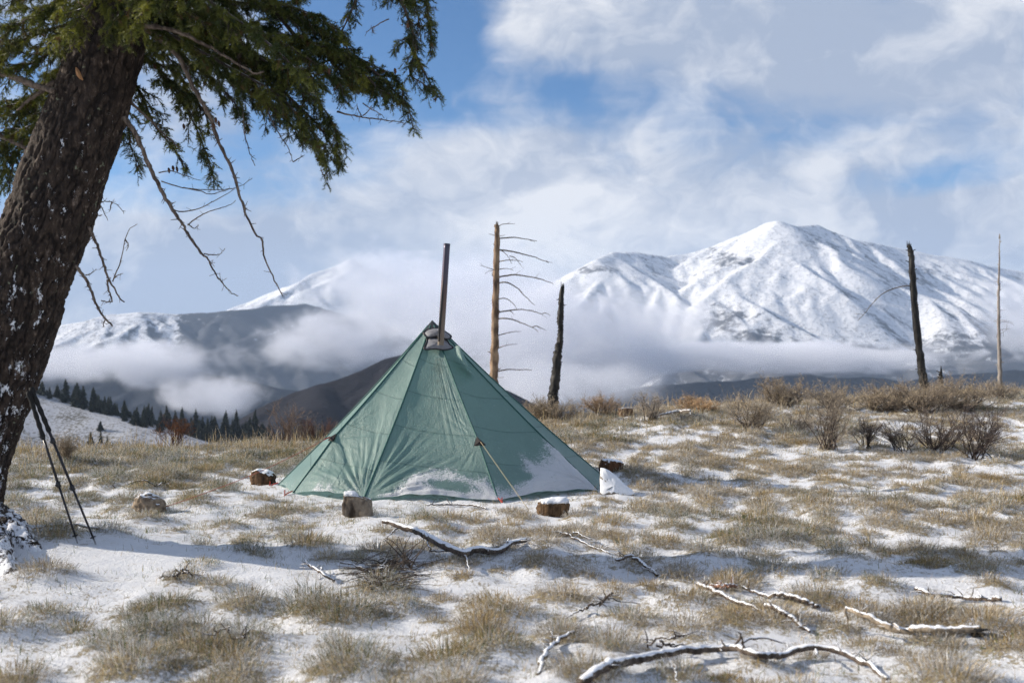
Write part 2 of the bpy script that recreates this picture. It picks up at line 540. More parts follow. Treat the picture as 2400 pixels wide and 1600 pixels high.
def ridge_land(name, ridges, x0, x1, y0, y1, res, base, mat_, slope=.62, flute=45., fl_len=95., rough=22., forest=None, seed=0, round_=9., kind='structure', ribs=0.):
    """terrain whose crests are the given ridge lines: every point falls away from its nearest crests"""
    xs = np.arange(x0, x1 + res, res)
    ys = np.arange(y0, y1 + res, res)
    X, Y = np.meshgrid(xs, ys)
    X = X + res * .35 * vnoise(X / res * .7, Y / res * .7, seed=seed + 31)
    Wx = X + .34 * fl_len * fbm(X / (3 * fl_len), Y / (3 * fl_len), octv=2, seed=seed + 7)
    Wy = Y + .34 * fl_len * fbm(X / (3 * fl_len) + 9, Y / (3 * fl_len), octv=2, seed=seed + 8)
    H = np.full(X.shape, base, float)
    for ri, rd in enumerate(ridges):
        pts = np.array([P(*q) for q in rd])
        best_d = np.full(X.shape, 1e9); best_z = np.zeros(X.shape); best_s = np.zeros(X.shape)
        acc = 0
        for a, b in zip(pts[:-1], pts[1:]):
            ab = b[:2] - a[:2]
            L2 = ab @ ab + 1e-9
            t = np.clip(((Wx - a[0]) * ab[0] + (Wy - a[1]) * ab[1]) / L2, 0, 1)
            dd = np.hypot(Wx - a[0] - t * ab[0], Wy - a[1] - t * ab[1])
            zz = a[2] + t * (b[2] - a[2])
            # a crest further up the line may own this point although a lower one is nearer
            sc = dd * slope - zz
            cur = best_d * slope - best_z
            mk = sc < cur
            best_d = np.where(mk, dd, best_d); best_z = np.where(mk, zz, best_z); best_s = np.where(mk, acc + t * math.sqrt(L2), best_s)
            acc += math.sqrt(L2)
        drop = slope * (np.sqrt(best_d ** 2 + round_ ** 2) - round_ * .9)
        fl = fbm(best_s / fl_len + ri * 13.7 + best_d / (fl_len * 5.), best_d / (fl_len * 9), octv=2, gain=.4, seed=seed + ri)
        fl = 1 - 2 * np.abs(fl)
        h = best_z - drop + flute * (fl - .45) * sst(best_d, 10, 190)
        kk = 5.
        mx = np.maximum(H, h)
        H = mx + kk * np.log(np.exp((H - mx) / kk) + np.exp((h - mx) / kk)) - kk * .69 * np.exp(-np.abs(H - h) / kk)
    if ribs:
        # side ribs: they leave every crest and fall a little less steeply than the faces between them
        rr_ = np.random.default_rng(seed + 99)
        kids = []
        def branch(pts, gap, grade, longest, level):
            seg = np.linalg.norm(np.diff(pts[:, :2], axis=0), axis=1)
            L = np.concatenate([[0], np.cumsum(seg)])
            s_ = gap * rr_.uniform(.2, .8)
            while s_ < L[-1] - gap * .2:
                i_ = min(int(np.searchsorted(L, s_)) - 1, len(seg) - 1); i_ = max(i_, 0)
                t_ = (s_ - L[i_]) / (seg[i_] + 1e-9)
                p0 = pts[i_] + (pts[i_ + 1] - pts[i_]) * t_
                tg_ = (pts[i_ + 1] - pts[i_])[:2] / (seg[i_] + 1e-9)
                if pts[i_ + 1][2] > pts[i_][2]:
                    tg_ = -tg_
                for sd_ in (-1, 1):
                    if rr_.uniform() < .12:
                        continue
                    nn_ = np.array([-tg_[1], tg_[0]]) * sd_
                    d_ = nn_ + tg_ * rr_.uniform(.35, .9); d_ /= np.linalg.norm(d_)
                    ln_ = min(longest, max(0, p0[2] - base) / slope) * rr_.uniform(.45, 1.)
                    if ln_ < gap * .6:
                        continue
                    q_ = [p0 - [0, 0, 2.]]
                    for k_ in range(4):
                        a_ = rr_.normal(0, .20)
                        d2 = np.array([d_[0] * math.cos(a_) - d_[1] * math.sin(a_), d_[0] * math.sin(a_) + d_[1] * math.cos(a_)])
                        q_.append(q_[-1] + np.array([*(d2 * ln_ / 4), -grade * slope * ln_ / 4 * rr_.uniform(.85, 1.15)]))
                    kids.append((np.array(q_), slope * rr_.uniform(.95, 1.2)))
                    if level:
                        branch(np.array(q_), gap * .62, .76, ln_ * .40, level - 1)
                s_ += gap * rr_.uniform(.6, 1.4)
        for rd in ridges:
            branch(np.array([P(*q) for q in rd]), ribs, .68, 780, 1)
        for q_, sl_ in kids:
            lo, hi = q_[:, :2].min(0) - 190, q_[:, :2].max(0) + 190
            i0, i1 = np.searchsorted(ys, [lo[1], hi[1]]); j0, j1 = np.searchsorted(xs, [lo[0], hi[0]])
            if i1 - i0 < 2 or j1 - j0 < 2:
                continue
            wx, wy = Wx[i0:i1, j0:j1], Wy[i0:i1, j0:j1]
            bst = np.full(wx.shape, -1e9)
            for a, b in zip(q_[:-1], q_[1:]):
                ab = b[:2] - a[:2]
                t = np.clip(((wx - a[0]) * ab[0] + (wy - a[1]) * ab[1]) / (ab @ ab + 1e-9), 0, 1)
                dd = np.hypot(wx - a[0] - t * ab[0], wy - a[1] - t * ab[1])
                bst = np.maximum(bst, a[2] + t * (b[2] - a[2]) - sl_ * (np.sqrt(dd ** 2 + 36) - 5))
            H[i0:i1, j0:j1] = np.maximum(H[i0:i1, j0:j1], bst)
    H = H + rough * (fbm(X / 170, Y / 170, octv=5, gain=.55, seed=seed + 50))* sst(H, base, base + 120)
    mb = MB()
    mb.grid(np.stack([X, Y, H], -1))
    o = mb.build(name, mat_, smooth=True)
    fo = np.zeros(X.shape) if forest is None else forest(X, Y, H)
    floats(o, 'forest', fo)
    return tag(o, kind=kind)

def px_of(X, Y, Z):
    return 1200 + F_PX * X / Y, 845 - F_PX * (Z - EYE) / Y

def stand(cx, cy, rx, ry, k=1.):
    return cx, cy, rx, ry, k

# main snowy mountain at the right
mainA = [(700, 800, 5200), (1000, 790, 4900), (1180, 722, 4500), (1330, 650, 4250), (1400, 604, 4200), (1450, 588, 4300), (1500, 590, 4400), (1560, 600, 4500),
         (1620, 592, 4550), (1680, 568, 4550), (1740, 542, 4500), (1790, 521, 4450), (1818, 516, 4400), (1850, 528, 4480), (1905, 528, 4600), (1945, 542, 4650),
         (2000, 562, 4700), (2130, 584, 4750), (2260, 610, 4800), (2400, 634, 4900), (2700, 690, 5000), (3300, 640, 5200)]
spursA = [[(1822, 530, 4400), (1815, 560, 4250), (1765, 610, 4080), (1710, 655, 3930), (1655, 700, 3800), (1640, 735, 3700), (1690, 800, 3500), (1760, 880, 3250)],
          [(1815, 560, 4250), (1800, 620, 4050), (1830, 690, 3850), (1880, 770, 3600), (1950, 850, 3350)],
          [(1822, 530, 4400), (1870, 598, 4220), (1940, 650, 4080), (2025, 705, 3930), (2110, 775, 3750), (2200, 850, 3550)],
          [(1765, 610, 4080), (1760, 680, 3850), (1790, 750, 3650), (1860, 840, 3400)],
          [(1940, 650, 4080), (1950, 720, 3850), (2010, 800, 3600), (2060, 860, 3420)],
          [(2060, 572, 4720), (2130, 640, 4450), (2210, 720, 4200), (2300, 800, 3950), (2380, 870, 3700)],
          [(2260, 610, 4800), (2330, 690, 4500), (2420, 780, 4200)],
          [(1450, 588, 4300), (1510, 640, 4130), (1570, 705, 3950), (1600, 780, 3750)],
          [(1330, 650, 4250), (1330, 720, 4050), (1380, 810, 3800)],
          [(1620, 592, 4550), (1650, 622, 4400), (1700, 628, 4300)]]
def forA(X, Y, H):
    px, py = px_of(X, Y, H)
    f = np.zeros(X.shape)
    for (cx, cy, rx, ry, k) in ((1720, 610, 90, 22, .75), (1680, 590, 60, 18, .6), (1640, 640, 60, 10, .5), (1700, 745, 60, 35, .75), (1770, 795, 80, 40, .55), (1380, 630, 50, 14, .8),
                                (1985, 690, 75, 10, .45), (2180, 640, 60, 25, .35), (2230, 735, 50, 40, .35), (1900, 570, 80, 20, .25), (1950, 860, 400, 60, .6), (2300, 850, 300, 60, .6)):
        f = np.maximum(f, k * np.exp(-((px - cx) / rx) ** 2 - ((py - cy) / ry) ** 2))
    return f
ridge_land('mountain', [mainA] + spursA, -1200, 4000, 3000, 5500, 13, -420, M_MOUNT, .66, 14, 90, 9, forA, 3, ribs=150.)

# fog-wrapped peak left of the tent
mainB = [(300, 800, 5600), (480, 748, 5600), (550, 720, 5600), (620, 692, 5500), (690, 664, 5450), (760, 634, 5400), (820, 610, 5400), (880, 630, 5450), (960, 668, 5500), (1060, 715, 5500), (1200, 780, 5500)]
spursB = [[(820, 610, 5400), (790, 665, 5150), (730, 710, 4950), (660, 755, 4800)], [(820, 610, 5400), (880, 690, 5100), (930, 770, 4800)], [(690, 664, 5450), (640, 710, 5250), (600, 760, 5100)]]
ridge_land('mountain', [mainB] + spursB, -2300, 300, 4500, 6200, 14, -420, M_MOUNT, .62, 14, 70, 9, lambda X, Y, H: .25 * (px_of(X, Y, H)[0] < 640), 13, ribs=170.)

# low snowy ridge at the far left, its right half under dark forest
mainC = [(-900, 760, 3900), (-300, 790, 3800), (60, 775, 3800), (130, 762, 3800), (200, 748, 3800), (255, 735, 3850), (330, 731, 3850), (400, 737, 3900), (480, 731, 3950), (560, 727, 4000), (620, 719, 4100), (720, 712, 4300), (900, 760, 4500)]
spursC = [[(330, 731, 3850), (360, 790, 3650), (420, 850, 3450)], [(220, 745, 3800), (230, 810, 3600), (270, 880, 3350)], [(400, 737, 3900), (455, 790, 3700), (500, 850, 3500)],
          [(720, 748, 4000), (640, 770, 3800), (560, 795, 3600), (480, 830, 3400), (420, 880, 3200)]]
def forC(X, Y, H):
    px, py = px_of(X, Y, H)
    s = sst(px, 395, 450) * sst(py, 1000, 800) + 0 * px
    f = .85 * s
    edge = np.exp(-((py - (838 - (px - 480) * .36)) / 7) ** 2) * sst(px, 470, 520)
    return f * (1 - edge) + .12
ridge_land('mountain', [mainC] + spursC, -4200, -400, 2950, 4700, 12, -420, M_LEFT, .60, 12, 62, 10, forC, 23, ribs=130.)

# dark wooded slopes of the valley
ridge_land('valley_slope', [[(-700, 840, 2500), (-100, 858, 2400), (100, 850, 2400), (220, 862, 2350), (350, 852, 2350), (500, 880, 2400), (640, 905, 2500), (850, 935, 2600)],
                            [(350, 852, 2350), (400, 940, 2100)], [(100, 850, 2400), (130, 930, 2100)], [(500, 880, 2400), (590, 960, 2150)]],
           -2200, -200, 1700, 2900, 12, -420, M_DARK, .5, 14, 80, 12, None, 33, ribs=150.)
ridge_land('valley_slope', [[(1250, 960, 2500), (1450, 915, 2500), (1560, 893, 2500), (1700, 886, 2500), (1900, 884, 2500), (2100, 890, 2500), (2250, 872, 2400), (2420, 862, 2400), (2900, 830, 2400), (3600, 800, 2300)],
                            [(1700, 886, 2500), (1760, 960, 2250)], [(2250, 872, 2400), (2200, 950, 2150)]],
           -200, 2800, 1900, 3000, 13, -420, M_DARK, .5, 40, 80, 20, None, 43)
# brown wooded ridge close behind the tent
ridge_land('hill', [[(560, 1010, 800), (630, 972, 850), (670, 940, 880), (720, 916, 900), (762, 900, 900), (850, 870, 920), (930, 840, 950), (990, 824, 960), (1050, 860, 960), (1110, 930, 950), (1170, 1010, 940)],
                    [(762, 900, 900), (740, 960, 800)], [(930, 840, 950), (900, 940, 830)]],
           -420, 200, 560, 1300, 5, -250, M_BROWN, .55, 8, 40, 6, None, 53, 6., ribs=48.)
# snow slope at the left with the tree line on it
HILL_F = [(-400, 850, 430), (-100, 890, 410), (30, 915, 400), (120, 942, 395), (250, 972, 385), (350, 1003, 370), (450, 1032, 360), (560, 1062, 350)]
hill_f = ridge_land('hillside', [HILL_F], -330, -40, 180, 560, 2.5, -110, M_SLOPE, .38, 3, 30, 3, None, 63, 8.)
# wooded shoulder that carries the right half of the tree line
HILL_G = [(250, 985, 440), (380, 1008, 440), (520, 1022, 435), (640, 1030, 430), (760, 1050, 425), (900, 1100, 420)]
hill_g = ridge_land('hillside', [HILL_G], -230, 0, 300, 600, 3, -130, M_BROWN, .40, 3, 30, 3, None, 73, 8.)

# the valley floor reaches the horizon
mb = MB()
xs = np.linspace(-6600, 6600, 45); ys = np.linspace(-3500, 6900, 35)
X, Y = np.meshgrid(xs, ys)
mb.grid(np.stack([X, Y, -418 + 30 * fbm(X / 2500, Y / 2500, seed=90)], -1))
o = mb.build('valley_floor', M_DARK, smooth=True)
floats(o, 'forest', np.full(X.size, .4))
tag(o, kind='structure')
# ------------------------------------------------------------------ fog banks in the valley
def fog_bank(px, py, D, rx, ry, rz, dens, nscale, thr, seed, step=.6, stretch=2.2, soft=.5):
    m, n = mat('fog')
    m.cycles.volume_step_rate = step
    m.cycles.volume_sampling = 'DISTANCE'
    ob = n.obj()                                            # metres from the bank's centre
    e = n.vm('LENGTH', n.vm('DIVIDE', ob, (rx, ry, rz)))
    fall = n.sstep(e, .25, 1., 1., 0.)
    v = n.vm('ADD', n.vm('MULTIPLY', ob, (nscale, nscale, nscale * stretch)), (seed * 3.7, seed * 1.3, seed * 2.1))
    f = n.noise(v, 1., 8, .64, .5)
    k = n.math('SUBTRACT', n.math('ADD', n.math('MULTIPLY', fall, 1.), n.math('MULTIPLY', n.math('SUBTRACT', f, .5), 3.2)), thr)
    k = n.sstep(k, 0., soft)
    k = n.math('MULTIPLY', k, n.sstep(e, 1., .8, 0., 1.))
    pv = n.n('ShaderNodeVolumePrincipled')
    pv.inputs['Color'].default_value = (.90, .925, 1., 1)
    pv.inputs['Anisotropy'].default_value = .0
    n.put(pv.inputs['Density'], n.math('MULTIPLY', k, dens))
    n.out(None, pv.outputs[0])
    c = P(px, py, D)
    th = np.linspace(0, np.pi, 17); ph = np.arange(24) / 24 * 2 * np.pi
    T, H = np.meshgrid(th, ph, indexing='ij')
    mb = MB()
    mb.grid(np.stack([rx * 1.03 * np.sin(T) * np.cos(H), -ry * 1.03 * np.sin(T) * np.sin(H), rz * 1.03 * np.cos(T)], -1), close=True)
    o = mb.build('fog_bank', m, smooth=True)
    o.location = c
    return tag(o, kind='stuff')
def bank(px, py, D, rpx, rpz, ry, dens, thr, seed, n_rel=2.4, stretch=1.6, soft=.55, step=.5):
    rx, rz = rpx * D / F_PX, rpz * D / F_PX
    return fog_bank(px, py, D, rx, ry, rz, dens, n_rel / rx, thr, seed, step, stretch, soft)
bank(1290, 810, 2300, 520, 215, 380, .0075, .42, 1, 3.2)
bank(1090, 715, 3650, 420, 190, 420, .0042, .34, 3, 2.6)
bank(1780, 836, 2450, 760, 60, 380, .012, .40, 2, 6.0, 3.2)
bank(1560, 775, 3000, 260, 120, 300, .004, .45, 9, 3.)
bank(2440, 745, 3500, 230, 170, 350, .0060, .40, 8, 2.6)
bank(1290, 900, 1500, 430, 95, 300, .0042, .40, 10, 3.4)
bank(330, 848, 1650, 380, 92, 240, .016, .50, 4, 3.6, 1.5, .7)
bank(930, 680, 4250, 380, 150, 300, .0062, .40, 11, 3.)
bank(800, 800, 2000, 330, 108, 240, .013, .46, 5, 3.2, 1.6, .7)
bank(120, 850, 1900, 330, 70, 220, .012, .46, 6, 3.)
bank(500, 925, 1450, 230, 95, 160, .018, .54, 7, 3.0, 1.1, .7)
HAZE_DENS = .00007
# ------------------------------------------------------------------ the air
m, n = mat('haze')
pv = n.n('ShaderNodeVolumePrincipled')
pv.inputs['Color'].default_value = (.56, .73, 1., 1)
pv.inputs['Density'].default_value = HAZE_DENS
n.out(None, pv.outputs[0])
m.cycles.volume_sampling = 'DISTANCE'
mb = MB()
x0, x1, y0, y1, z0, z1 = -6700, 6700, -3600, 7000, -470, 640
v = [(x, y, z) for z in (z0, z1) for (x, y) in ((x0, y0), (x1, y0), (x1, y1), (x0, y1))]
mb.add(v, [(3, 2, 1, 0), (4, 5, 6, 7), (0, 1, 5, 4), (1, 2, 6, 5), (2, 3, 7, 6), (3, 0, 4, 7)])
tag(mb.build('haze', m), kind='stuff')
# ------------------------------------------------------------------ the near ground: thin snow over turf
def uneven(a, b, fine0, fine1, d0, grow):
    """coordinates from a to b, spacing d0 between fine0 and fine1, growing outside"""
    r = [fine0]
    while r[-1] < fine1:
        r.append(r[-1] + d0)
    dd = d0
    while r[-1] < b:
        dd *= grow
        r.append(r[-1] + dd)
    l = [fine0]
    dd = d0
    while l[-1] > a:
        dd *= grow
        l.append(l[-1] - dd)
    return np.array(l[:0:-1] + r)
xs = uneven(-90, 90, -8.5, 12.5, .066, 1.1)
ys1 = uneven(-40, 12, 4.2, 12, .056, 1.13)
ys = np.concatenate([ys1[ys1 <= 12], uneven(12.06, 95, 12.06, 26, .095, 1.12)])
ys = np.unique(np.round(ys, 4))
X, Y = np.meshgrid(xs, ys)
Z = ground(X, Y)
C = clump(X, Y)
fine = fbm(X * 6, Y * 6, octv=2, seed=66)
nearm = sst(np.hypot(X, Y - 12), 26, 14)
C = np.maximum(raster(BARE, X, Y) * 1.45 - .42, sst(Y, crest(X) - 5, crest(X)) * .35 - .25) + .10 * C
calm = 1 - .8 * np.exp(-(((X + 2.9) / 2.0) ** 2 + ((Y - 7.35) / .5) ** 2))
Z = Z + (.018 * fine + .015 * fbm(X * 14, Y * 14, octv=2, seed=67)) * nearm * calm
mb = MB()
mb.grid(np.stack([X, Y, Z], -1))

m, n = mat('snow_ground')
p = n.pos()
a = n.attr('clump')
k1 = n.noise(p, 9, 6, .68)
k2 = n.noise(p, 42, 4, .7)
k3 = n.noise(n.vm('MULTIPLY', p, (1, 1.6, 1)), 2.3, 4, .6)
bare = n.math('ADD', n.math('MULTIPLY', a, .55), n.math('MULTIPLY', n.math('SUBTRACT', k1, .5), 1.5))
bare = n.math('ADD', bare, n.math('MULTIPLY', n.math('SUBTRACT', k2, .5), 1.5))
bare = n.math('ADD', bare, n.math('MULTIPLY', n.math('SUBTRACT', k3, .5), .7))
bare = n.math('ADD', bare, n.math('MULTIPLY', n.math('SUBTRACT', n.noise(n.vm('MULTIPLY', p, (1.6, 1, 1)), 95, 3, .7), .5), 1.0))
bare = n.math('ADD', bare, n.math('MULTIPLY', n.attr('thin'), .19))
bmask = n.sstep(bare, .13, .42)
soil = n.ramp(k2, [(.28, (.050, .036, .024)), (.44, (.20, .145, .085)), (.56, (.34, .28, .15)), (.72, (.50, .40, .25))])
snow = n.mix(n.sstep(k1, .35, .7), (.80, .82, .86), (.86, .87, .89))
col = n.mix(n.math('MULTIPLY', bmask, .93), snow, soil)
grain = n.noise(p, 160, 3, .7)
h = n.math('ADD', n.math('MULTIPLY', k2, .7), n.math('MULTIPLY', grain, .3))
h = n.math('ADD', h, n.math('MULTIPLY', bmask, -.35))
n.out(n.bsdf(col, n.mix(bmask, (.62, .62, .62), (.95, .95, .95)), n.bump(h, 1., .03), spec=.25))
M_GROUND = m
g = mb.build('ground', M_GROUND, smooth=True)
floats(g, 'clump', C)
floats(g, 'thin', 1 - np.exp(-(((X + 2.9) / 2.1) ** 2 + ((Y - 7.3) / .6) ** 2)))
tag(g, kind='structure')

# ------------------------------------------------------------------ grass
m, n = mat('grass_blades')
c = n.attr('tint', 'Color')
p = n.pos()
fr = n.math('MULTIPLY', n.sstep(n.noise(p, 40, 4, .7), .48, .60), n.sstep(n.noise(p, 1.6, 3, .6), .34, .55))
c = n.mix(n.math('MULTIPLY', fr, .75), c, (.78, .80, .82))
dif = n.bsdf(c, .85, spec=.15)
tr = n.n('ShaderNodeBsdfTranslucent')
n.put(tr.inputs[0], c)
n.out(n.mixs(.30, dif, tr.outputs[0]))
M_GRASS = m

STRAW = np.array([[.41, .29, .115], [.50, .37, .17], [.32, .22, .09], [.57, .46, .26], [.24, .165, .09], [.47, .355, .19]])
GREEN = np.array([[.085, .115, .035], [.13, .155, .055], [.17, .185, .08], [.10, .12, .05]])
GREY = np.array([[.48, .44, .38], [.38, .34, .29], [.60, .58, .55]])

def blades(base, dirs, length, width, bend, col, r):
    """curved blades: base (n,3), horizontal unit dirs (n,2), length, width, bend 0..1 (n,)"""
    nb = len(base)
    side = np.stack([-dirs[:, 1], dirs[:, 0], np.zeros(nb)], 1)
    tw = r.uniform(-1.2, 1.2, nb)
    d3 = np.stack([dirs[:, 0], dirs[:, 1], np.zeros(nb)], 1)
    side = side * np.cos(tw)[:, None] + d3 * np.sin(tw)[:, None]
    a1, a2 = bend * .55, bend * 1.45
    up = np.array([0, 0, 1.])
    p1 = base + length[:, None] * .55 * (d3 * np.sin(a1)[:, None] + up * np.cos(a1)[:, None])
    p2 = p1 + length[:, None] * .45 * (d3 * np.sin(a2)[:, None] + up * np.cos(a2)[:, None])
    hw = width[:, None] * .5 * side
    v = np.stack([base, p1 + hw, p2, p1 - hw], 1).reshape(-1, 3)
    i = np.arange(nb)[:, None] * 4
    return v, i + np.array([[0, 1, 2, 3]]), None, np.repeat(col, 4, axis=0)

def in_view(x, y, pad=1.06):
    return (np.abs(x) < .516 * y * pad + .5)

TENT_C = np.array([-.93, 12.4])
grass = MB()
# bunchgrass on the hummocks
NT_ = len(HSITES)
hue = fbm(HSITES[:, 0] * .55 + 4, HSITES[:, 1] * .55, octv=2, seed=21)
lean_n = fbm(HSITES[:, 0] * .4, HSITES[:, 1] * .4, octv=2, seed=23)
for i in range(NT_):
    x, y, rad, hh = HSITES[i]
    nb = int(rng.integers(340, 520) * (rad / .13) ** 1.6 * (1.0 if y < 9 else .72 if y < 14 else .42))
    wscale = 1.0 if y < 9 else 1.25 if y < 14 else 1.8
    th = rng.uniform(0, 2 * np.pi, nb)
    rr = rad * 1.05 * np.sqrt(rng.uniform(0, 1, nb))
    bx, by = x + rr * np.cos(th), y + rr * np.sin(th)
    th2 = th + rng.normal(0, .55, nb)
    k0 = .12 + .4 * lean_n[i]
    dirs = np.stack([np.cos(th2) + k0, np.sin(th2) - .15], 1)
    dirs /= np.linalg.norm(dirs, axis=1)[:, None]
    tall = rng.uniform(.65, 1.25) * (1.15 if hue[i] > .2 else .95)
    ln = rng.uniform(.035, .10, nb) * tall * (.65 + .5 * rad / .13)
    bend = np.clip(.28 + .95 * rr / rad + rng.normal(0, .38, nb), .03, 2.0)
    k = rng.uniform(0, 1, nb)
    gshare = np.clip(.05 + .42 * hue[i] + (.16 if x < -.5 else 0) + rng.normal(0, .08), .0, .6)
    fshare = np.clip(rng.normal(.30, .16), .03, .75)
    col = np.where((k < gshare)[:, None], GREEN[rng.integers(0, 4, nb)],
                   np.where((k > 1 - fshare)[:, None], GREY[rng.integers(0, 3, nb)], STRAW[rng.integers(0, 6, nb)]))
    col = col * rng.uniform(.65, 1.15, (nb, 1)) * rng.uniform(.72, 1.12)
    base = np.stack([bx, by, ground(bx, by) - .012], 1)
    v, q, t, cc = blades(base, dirs, ln, rng.uniform(.0024, .0042, nb) * wscale, bend, col, rng)
    grass.add(v, q, None, cc)
# single short blades poking through the snow
N = 720000
sy = rng.uniform(3.8, 22, N); sx = rng.uniform(-8.5, 11.5, N)
cl = clump(sx, sy)
dens = (.36 + .5 * sst(cl, -.45, .15)) * (1 - .25 * sst(sx, -1.5, 1.5) * sst(sy, 15.5, 12.5))
dens = dens + .55 * np.exp(-(((sx + 2.6) / 2.6) ** 2 + ((sy - 9.8) / 1.8) ** 2)) + .4 * np.exp(-(((sx + .6) / 2.5) ** 2 + ((sy - 9.6) / .9) ** 2))
dens = dens * (1 - .9 * np.exp(-(((sx + 3.0) / 2.0) ** 2 + ((sy - 7.45) / .45) ** 2)))
patch = sst(fbm(sx * 4.2, sy * 4.2, octv=2, seed=37), -.25, .3)
ok = in_view(sx, sy) & (sy < crest(sx) + 1) & (np.hypot(sx - TENT_C[0], sy - TENT_C[1]) > 1.95) & (rng.uniform(0, 1, N) < dens * patch)
sx, sy = sx[ok], sy[ok]
nb = len(sx)
th = rng.uniform(0, 2 * np.pi, nb)
gre = rng.uniform(0, 1, nb) < np.clip(.32 + .3 * fbm(sx, sy, octv=2, seed=39) + .22 * sst(sx, 1, -2), .05, .85)
col = np.where(gre[:, None], GREEN[rng.integers(0, 4, nb)] * 1.15, STRAW[rng.integers(0, 6, nb)]) * rng.uniform(.7, 1.2, (nb, 1))
ln = rng.uniform(.018, .075, nb); wd = rng.uniform(.0034, .0060, nb) * np.where(sy > 11, 1.5, 1)
bend = np.clip(rng.normal(.75, .45, nb), 0, 1.5)
base = np.stack([sx, sy, ground(sx, sy) - .008], 1)
th2 = th + rng.normal(0, .8, nb)
hw = np.stack([-np.sin(th2), np.cos(th2), np.zeros(nb)], 1) * wd[:, None] * .5
tip = base + ln[:, None] * np.stack([np.cos(th) * np.sin(bend), np.sin(th) * np.sin(bend), np.cos(bend)], 1)
grass.add(np.stack([base - hw, base + hw, tip], 1).reshape(-1, 3), None, np.arange(nb * 3).reshape(-1, 3), np.repeat(col, 3, axis=0))
# tall dry stalks, thick along the crest
N = 9000
sx = rng.uniform(-9, 14, N); off = np.abs(rng.normal(0, 2.2, N)); sy = crest(sx) + .3 - off
far_ = rng.uniform(0, 1, N) < .10
sy = np.where(far_, rng.uniform(5, 16, N), sy)
ok = in_view(sx, sy) & (np.hypot(sx - TENT_C[0], sy - TENT_C[1]) > 2.3) & (~far_ | (clump(sx, sy) > .15))
sx, sy, far_ = sx[ok], sy[ok], far_[ok]
nb = len(sx)
th = rng.uniform(0, 2 * np.pi, nb)
lens = np.where(far_, rng.uniform(.12, .30, nb), rng.uniform(.10, .38, nb) * (.6 + .8 * rng.uniform(0, 1, nb) ** 3))
v, q, t, cc = blades(np.stack([sx, sy, ground(sx, sy) - .01], 1), np.stack([np.cos(th), np.sin(th)], 1), lens,
                     rng.uniform(.003, .006, nb) * np.where(far_, .8, 1.5), np.clip(np.abs(rng.normal(.25, .3, nb)), 0, 1.3),
                     (STRAW[rng.integers(0, 6, nb)] * 1.0), rng)
grass.add(v, q, None, cc)
g = grass.build('grass', M_GRASS)
tag(g, 'frosted straw and green bunchgrass growing through thin snow', 'grass', kind='stuff')
print('tufts', NT_, 'grass faces', len(g.data.polygons))
# ------------------------------------------------------------------ common materials
def wood_mat(name, c0, c1, scale=30, snow=0., rough=.85, snow_scale=14., streak=(1, 1, .2), bump=.8):
    """wood or bark; snow lies on the faces that look up"""
    m, n = mat(name)
    p = n.pos()
    k = n.noise(n.vm('MULTIPLY', p, streak), scale, 5, .65)
    k2 = n.noise(p, scale * .25, 3, .6)
    c = n.mix(n.sstep(n.math('ADD', k, n.math('MULTIPLY', n.math('SUBTRACT', k2, .5), .6)), .3, .7), c0, c1)
    h = k
    if snow:
        nz = n.sep(n.nrm())[2]
        s = n.math('ADD', nz, n.math('MULTIPLY', n.math('SUBTRACT', n.noise(p, snow_scale, 5, .65), .5), 1.1))
        s = n.sstep(s, 1 - snow, 1.12 - snow)
        c = n.mix(s, c, (.84, .86, .89))
        h = n.math('ADD', n.math('MULTIPLY', k, .5), n.math('MULTIPLY', s, .6))
    n.out(n.bsdf(c, rough, n.bump(h, bump, .012), spec=.2))
    return m

def plain_mat(name, c, rough=.6, metallic=0., spec=.4, var=.25, scale=40):
    m, n = mat(name)
    k = n.noise(n.pos(), scale, 4, .6)
    cc = n.mix(k, tuple(x * (1 - var) for x in c), tuple(min(1, x * (1 + var)) for x in c))
    n.out(n.bsdf(cc, rough, n.bump(k, .25, .002), metallic, spec))
    return m

M_SNOW, n = mat('snow')
p = n.pos()
h = n.math('ADD', n.noise(p, 60, 4, .7), n.math('MULTIPLY', n.noise(p, 14, 3, .6), .8))
n.out(n.bsdf(n.mix(n.noise(p, 20, 3), (.80, .82, .86), (.87, .88, .90)), .6, n.bump(h, .6, .01), spec=.25))
M_BARK_LOG = wood_mat('log_bark', (.045, .032, .022), (.17, .115, .075), 22, .35)
M_CUT = wood_mat('weathered_wood', (.16, .13, .10), (.34, .28, .21), 30, .40)
M_STICK = wood_mat('stick', (.045, .034, .027), (.15, .118, .095), 35, .50, snow_scale=22)
M_TWIG = wood_mat('twig', (.035, .027, .023), (.10, .08, .065), 40, .22)
M_ROCK = wood_mat('rock', (.12, .09, .065), (.30, .235, .17), 22, .26, streak=(1, 1, 1))
M_BLACK = plain_mat('black_plastic', (.018, .018, .02), .45)
M_GRIP = plain_mat('black_foam', (.012, .012, .012), .9)
M_SHAFT = plain_mat('dark_shaft', (.022, .022, .026), .35, .3)
M_STEEL = plain_mat('pole_tip', (.25, .25, .26), .4, .9)
M_CORD_Y = plain_mat('tan_cord', (.38, .31, .19), .8)
M_CORD_R = plain_mat('red_cord', (.42, .13, .09), .8)
M_RED = plain_mat('red_webbing', (.40, .05, .03), .7)

